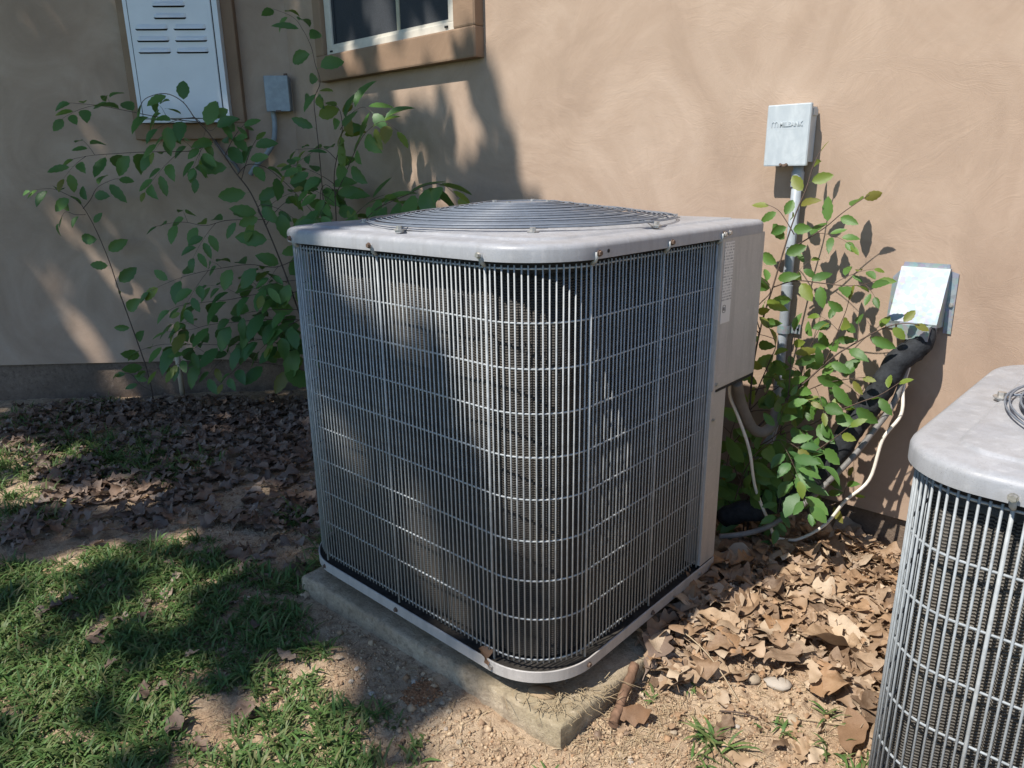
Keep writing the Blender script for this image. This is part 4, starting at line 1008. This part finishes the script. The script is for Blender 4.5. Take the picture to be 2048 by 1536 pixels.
# flat oval leaf on the slab corner
b = MB(); ring = lambda k, z: [(k * .030 * math.cos(a), k * .019 * math.sin(a), z) for a in np.linspace(0, 2 * math.pi, 20, endpoint=False)]
b.loft([ring(1, .000), ring(1.02, .002), ring(.9, .0055), ring(.5, .0085)], cap0=True, cap1=True)
o = b.build("oval_leaf", M['straw'], None, True); o.location = (-.066, .066, .0708); o.rotation_euler = (0, 0, .35)
tag(o, "flat oval tan dry leaf on the front corner of the concrete slab", "leaf")

# ------------------------------------------------------------------ sticks and stones
b = MB(); n = 14
p0 = Vector((.078, .118, .040)); p1 = Vector((.032, .268, .072)); pts = [p0.lerp(p1, i / (n - 1)) - p0 + Vector((.003 * fbm(i, 0, .5, 1), .0, .003 * fbm(i, 3, .5, 2))) for i in range(n)]
b.tube(pts, [.0105 * (1 + .18 * fbm(i, 9, .8, 4)) for i in range(n)], 9)
o = b.build("stick", M['bark'], None, True, angle=60); o.location = p0; tag(o, "thick reddish bark stick lying against the slab corner", "stick")
def twig(pts, r, label, mat='stem'):
    P = smooth_pts(pts, 5); base = P[0].copy()
    o = MB().tube([p - base for p in P], r, 5).build("twig", M[mat], None, True); o.location = base
    return tag(o, label, "twig")
twig([(.02, .40, .10), (.08, .40, .105), (.16, .38, .085), (.24, .345, .045)], .0016, "long thin pale twig crossing the litter from slab towards bare soil", 'straw')
twig([(.31, .36, .040), (.36, .385, .043), (.43, .42, .045)], .0013, "thin dry twig on bare soil near the smaller condenser", 'straw')
twig([(.22, .30, .038), (.26, .315, .046), (.29, .33, .040)], .0018, "short dark twig lying just behind the grass clump", 'stem')
def stone(x, y, s, fl, label, group=None, sx=1.0):
    b = MB(); rings = []
    sd = random.uniform(0, 50)
    for k in range(6):
        ph = -math.pi / 2 + math.pi * (k + .35) / 5.7; row = []
        for j in range(10):
            a = 2 * math.pi * j / 10; d = Vector((math.cos(ph) * math.cos(a), math.cos(ph) * math.sin(a), math.sin(ph)))
            q = 1 + .28 * mnoise.noise(d * 1.3 + Vector((sd, 0, 0))); row.append((d.x * q * s * sx, d.y * q * s, d.z * q * s * fl))
        rings.append(row)
    b.loft(rings, cap0=True, cap1=True); o = b.build("stone", M['stone'], None, True)
    o.location = (x, y, gz(x, y) + s * fl * .45); o.rotation_euler = (0, 0, random.uniform(0, 6))
    return tag(o, label, "stone", group)
o = stone(.283, .444, .021, .42, "pale oval stone on the bare soil in front of the leaf litter", None, 1.35); o.rotation_euler.z = .4
stone(.235, .425, .016, .6, "angular tan stone left of the pale oval stone")
stone(.345, .375, .014, .6, "reddish brown stone beside the grass clump")
for k in range(26):
    x, y = random.choice([(random.uniform(-.60, -.10), random.uniform(-.16, -.05)), (random.uniform(.05, .45), random.uniform(.0, .45))])
    stone(x, y, random.uniform(.003, .009), random.uniform(.4, .6), "small pale pebble on the bare soil", "small pebbles on the bare soil")
# crumbs of soil and gravel
def crumbs(n, boxes, smin, smax, name, mat, label):
    base = np.array([(1, 0, 0), (-1, 0, 0), (0, 1, 0), (0, -1, 0), (0, 0, 1), (0, 0, -1)], float)
    ft = np.array([(0, 2, 4), (2, 1, 4), (1, 3, 4), (3, 0, 4), (2, 0, 5), (1, 2, 5), (3, 1, 5), (0, 3, 5)])
    VV, FF = [], []
    for i in range(n):
        bx = random.choice(boxes); x = random.uniform(bx[0], bx[1]); y = random.uniform(bx[2], bx[3])
        if inpoly(x, y, U1): continue
        s = random.uniform(smin, smax) * random.uniform(.4, 1)
        R0 = np.array(Matrix.Rotation(random.uniform(0, 6), 3, Vector((random.gauss(0, 1), random.gauss(0, 1), random.gauss(0, 1))).normalized()))
        v = (base * (s * (1 + .5 * rng.random((6, 3))))) @ R0.T + np.array([x, y, gz(x, y) + s * .3])
        FF.append(ft + 6 * len(VV)); VV.append(v)
    tag(np_mesh(name, np.concatenate(VV), np.concatenate(FF), mat), label, kind="stuff")
M['crumb'] = island_col("soil_crumbs", [(.26, .17, .105), (.42, .30, .19), (.56, .44, .29), (.33, .19, .10)], .95, 0, .3)
crumbs(9000, [(-.75, .15, -.32, -.02), (.03, .5, -.05, .5), (-.1, .5, -.3, .3)], .0015, .0045, "soil_crumbs", M['crumb'], "loose crumbs of sandy soil and fine gravel")
M['redcrumb'] = island_col("red_soil_crumbs", [(.30, .15, .07), (.38, .20, .10), (.26, .13, .065)], .95)
crumbs(700, [(-.335, -.265, -.095, -.035), (-.32, -.28, -.11, -.03)], .002, .0055, "soil_crumbs", M['redcrumb'], "patch of orange-red dug soil against the slab")
crumbs(420, [(-.75, .10, -.30, -.02), (.05, .5, .0, .45), (-1.5, -.85, -.1, .4)], .004, .0105, "soil_clods", M['crumb'], "small clods of dry soil")
crumbs(2500, [(-1.5, -.85, -.1, .4), (-3.2, -1.0, -.3, .9)], .002, .006, "soil_crumbs", M['crumb'], "loose soil crumbs in the shade left of the unit")

# ------------------------------------------------------------------ grass and straw
def blades(tufts, name, mat, label, per=(6, 12), wid=(.0016, .0044), lay=(.5, 1.5)):
    VV, FF = [], []; off = 0
    for (x, y, h) in tufts:
        z = gz(x, y)
        for k in range(random.randint(*per)):
            a = random.uniform(0, 6.283); L = h * random.uniform(.55, 1.2); w = random.uniform(*wid); el = random.uniform(*lay)
            p = np.array([x + random.gauss(0, .008), y + random.gauss(0, .008), z - .002]); d = np.array([math.cos(a), math.sin(a)]); sd = np.array([-d[1], d[0], 0])
            q = p.copy(); cur = el
            n = 4; tw = random.uniform(-.6, .6)
            for i in range(n + 1):
                t = i / n; ww = w * (1 - t ** 2.2) * (.6 + .8 * t if t < .5 else 1.0)
                s2 = sd * math.cos(tw * t) + np.array([0, 0, 1]) * math.sin(tw * t)
                VV.append(q - s2 * ww); VV.append(q + s2 * ww)
                st = L / n; q = q + np.array([d[0] * math.cos(cur), d[1] * math.cos(cur), math.sin(cur)]) * st
                cur -= random.uniform(.2, .55)
                zz = z + .003
                if q[2] < zz: q[2] = zz + random.uniform(0, .004); cur = max(cur, -.1)
            for i in range(n): FF.append((off + 2 * i, off + 2 * i + 1, off + 2 * i + 3, off + 2 * i + 2))
            off += 2 * (n + 1)
    o = np_mesh(name, np.array(VV), np.array(FF), mat, smooth=True)
    return o
GR = [(-1.62, -.42), (-1.56, -.20), (-1.36, -.03), (-1.10, -.06), (-.98, .02), (-.86, .00), (-.83, -.06), (-.60, -.10), (-.50, -.20), (-.42, -.22), (-.26, -.12), (-.13, -.20), (-.3, -.75), (-1.0, -1.0), (-1.9, -.8)]
tuft = []
k = 0
while k < 3300:
    x = random.uniform(-1.9, -.1); y = random.uniform(-1.0, .05)
    if not inpoly(x, y, GR): continue
    d = .66 + 1.0 * fbm(x, y, 3.6, 9) + .7 * fbm(x, y, 9, 4)
    if random.random() > d: continue
    tuft.append((x, y, random.uniform(.022, .070) * random.uniform(.7, 1.05))); k += 1
def clump(cx, cy, rad, n, h0, h1):
    for _ in range(n):
        a = random.uniform(0, 6.283); r_ = rad * random.random() ** .6; tuft.append((cx + r_ * math.cos(a), cy + r_ * math.sin(a), random.uniform(h0, h1)))
# thinner patches farther left and by the slab
for (cx, cy, rad, n) in ((-2.65, -.12, .28, 150), (-2.35, .02, .18, 70), (-2.05, .16, .16, 60), (-2.5, .25, .12, 40), (-3.3, .1, .3, 70), (-2.2, .1, .2, 45), (-2.0, -.35, .15, 30), (-1.27, .22, .05, 16), (-.93, .06, .06, 14), (-1.05, .20, .06, 10), (-.9, .35, .05, 8), (-2.3, -.35, .2, 40)):
    clump(cx, cy, rad, n, .04, .10)
tag(blades(tuft, "grass", M['grass'], ""), "low patchy green crabgrass in the shade at lower left", kind="stuff")
for _ in range(90): tuft.append((random.uniform(-.75, -.15), random.uniform(-.28, -.06), random.uniform(.015, .04)))
straw = []
for _ in range(2600):
    x, y = random.uniform(-1.9, .5), random.uniform(-.8, .5)
    if inpoly(x, y, U1) or inpoly(x, y, U2): continue
    straw.append((x, y, random.uniform(.02, .055)))
for _ in range(170): straw.append((random.uniform(.02, .16), random.uniform(.02, .30), random.uniform(.02, .05)))
tag(blades(straw, "dry_grass", M['straw'], "", (2, 5), (.0005, .0011), (-.05, .5)), "dead straw and rootlets strewn over the soil", kind="stuff")
# a wad of dead grass on the slab under the front corner of the pan
VV, FF = [], []
for k in range(150):
    x = random.gauss(-.015, .05); y = .055 + random.gauss(.02, .04) + .7 * max(0, x + .03); a = random.uniform(0, 6.283); L = random.uniform(.012, .05)
    if not inpoly(x, y, [(.05, -.0), (.07, .5), (-.25, .3), (-.25, .0)]): continue
    z = .0725 + random.uniform(0, .010); q = np.array([x, y, z]); w = random.uniform(.0004, .0009)
    for i in range(4):
        d = np.array([math.cos(a), math.sin(a), random.gauss(0, .18)]); sdv = np.array([-d[1], d[0], 0]) * w
        VV += [q - sdv, q + sdv]; q = q + d * L / 3; q[2] = max(q[2], .0715); a += random.gauss(0, .5)
    o4 = len(VV) - 8
    for i in range(3): FF.append((o4 + 2 * i, o4 + 2 * i + 1, o4 + 2 * i + 3, o4 + 2 * i + 2))
tag(np_mesh("dry_grass", np.array(VV), np.array(FF), M['strawdark']), "wad of dead grass on the slab under the pan corner", kind="stuff")

def grass_clump(cx, cy, n, h, label, rad=.02):
    ts = [(cx + random.gauss(0, rad), cy + random.gauss(0, rad), h * random.uniform(.7, 1.1)) for _ in range(n)]
    o = blades(ts, "grass_clump", M['grass'], "", (5, 8), (.0022, .0040), (.35, 1.2))
    me = o.data; c = np.array([cx, cy, gz(cx, cy)], np.float32)
    co = np.zeros(len(me.vertices) * 3, np.float32); me.vertices.foreach_get("co", co); co = co.reshape(-1, 3) - c; me.vertices.foreach_set("co", co.ravel()); me.update()
    o.location = c.tolist(); return tag(o, label, "grass clump")
grass_clump(.245, .228, 7, .075, "bright green crabgrass clump alone on sunny bare soil, centre of the bottom edge", .024)
grass_clump(.325, .338, 3, .05, "small grass sprig with few blades right of the bigger clump", .014)
grass_clump(.468, .352, 4, .065, "green grass tuft at the foot of the smaller condenser", .016)
grass_clump(.392, .432, 2, .055, "thin upright grass sprig just in front of the oak leaf litter", .01)
grass_clump(.03, -.07, 2, .05, "tiny grass sprig in front of the slab's front corner", .01)
grass_clump(.085, .255, 1, .03, "single short green blade beside the bark stick", .004)
grass_clump(.155, .335, 1, .035, "lone green blade at the edge of the litter above the bark stick", .004)

# ------------------------------------------------------------------ the shade tree that stands outside the picture
def litmask(a, b_):
    """how far the sun reaches on the ground plane (a, b): True where the crown leaves a gap"""
    kb = [-9, -.7, -.4, -.2, -.1, .02, .12, .2, .3, .42, .55, .62, .8, 1.5, 1.92, 2.1, 2.4, 9]
    ka = [.1, .05, -.05, -.16, -.22, -.20, -.14, -.03, .0, -.10, -.14, -.50, -.46, -.62, -.90, -1.0, -1.04, -1.1]
    if a > np.interp(b_, kb, ka) - .03: return True
    for (x, y, r_) in GAPS:
        if (a - x) ** 2 + (b_ - y) ** 2 < (r_ + .045) ** 2: return True
    return False
GAPS = [(-1.57, 2.21, .05), (-1.55, 1.97, .06), (-1.44, 1.90, .06), (-1.19, 2.06, .05), (-1.35, 2.28, .07), (-1.15, 2.29, .05), (-1.84, 2.28, .045), (-1.61, 2.37, .07), (-1.25, 2.17, .035),
        (-3.35, .95, .012), (-3.28, .91, .012), (-3.21, .89, .015), (-3.47, .66, .015), (-3.45, .57, .035), (-3.42, .48, .04), (-3.13, .91, .01),
        (-2.72, -.22, .09), (-2.60, -.03, .05), (-1.56, -.35, .06), (-1.37, -.47, .06), (-1.27, -.59, .07), (-.53, -.21, .09), (-.32, -.28, .09), (-.76, -.66, .08), (-.47, -.42, .06),
        (-.37, .25, .055), (-.33, .20, .05), (-.58, .37, .04), (-.30, .63, .06), (-.62, .72, .03), (-1.0, -.28, .03), (-.8, -.36, .03), (-1.45, -.1, .04), (-1.9, .0, .035), (-2.1, -.25, .04), (-1.6, .3, .03), (-.65, -.5, .04), (-1.05, -.6, .04)]
tree = empty("shade_tree", (-4.4, -4.6, -.05), 0, "leafy shade tree whose crown shadows the left half of the yard", "tree")
tb = Vector((-4.4, -4.6, -.05))
b = MB(); b.tube([(0, 0, 0), (.05, .02, 1.2), (.0, .1, 2.6), (.12, .15, 4.2), (.2, .2, 6.6)], [.24, .19, .17, .13, .05], 12); b.build("trunk", M['bark'], tree, True)
for k in range(9):
    a = k * .7 + .3; z0 = 2.4 + .35 * k; ex = 2.2 - .12 * k
    b = MB(); b.tube([(.05, .12, z0), (ex * .45 * math.cos(a), ex * .45 * math.sin(a), z0 + .8), (ex * math.cos(a), ex * math.sin(a), z0 + 1.5)], [.07, .045, .015], 7); b.build("limb", M['bark'], tree, True)
VV = []; cnt = 0; tries = 0
while cnt < 50000 and tries < 150000:
    tries += 1
    a_ = random.uniform(-9.0, .15); b_ = random.uniform(-2.6, 3.8)
    if litmask(a_, b_): continue
    if a_ > -3.0 and b_ < -.02 and mnoise.noise(Vector((a_ * 5.0, b_ * 5.0, 3.3))) > .07: continue      # thin, ragged foliage over the grass
    Hh = random.uniform(4.6, 8.2) if random.random() < .8 else random.uniform(3.9, 8.6)
    px_, py_ = a_ - .155 * Hh, b_ - .68 * Hh
    s = random.uniform(.045, .085)
    u = Vector((random.gauss(0, 1), random.gauss(0, 1), random.gauss(0, .5))).normalized(); w = u.cross(Vector((random.gauss(0, .5), random.gauss(0, .5), 1)).normalized()).normalized()
    c = Vector((px_, py_, Hh)) - tb
    VV += [c - u * s * 1.25, c + w * s * .62, c + u * s * 1.25, c - w * s * .62]; cnt += 1
VV = np.array([tuple(v) for v in VV])
np_mesh("crown", VV, np.arange(len(VV)).reshape(-1, 4), M['crown'], tree)
print("objects", len(bpy.data.objects))
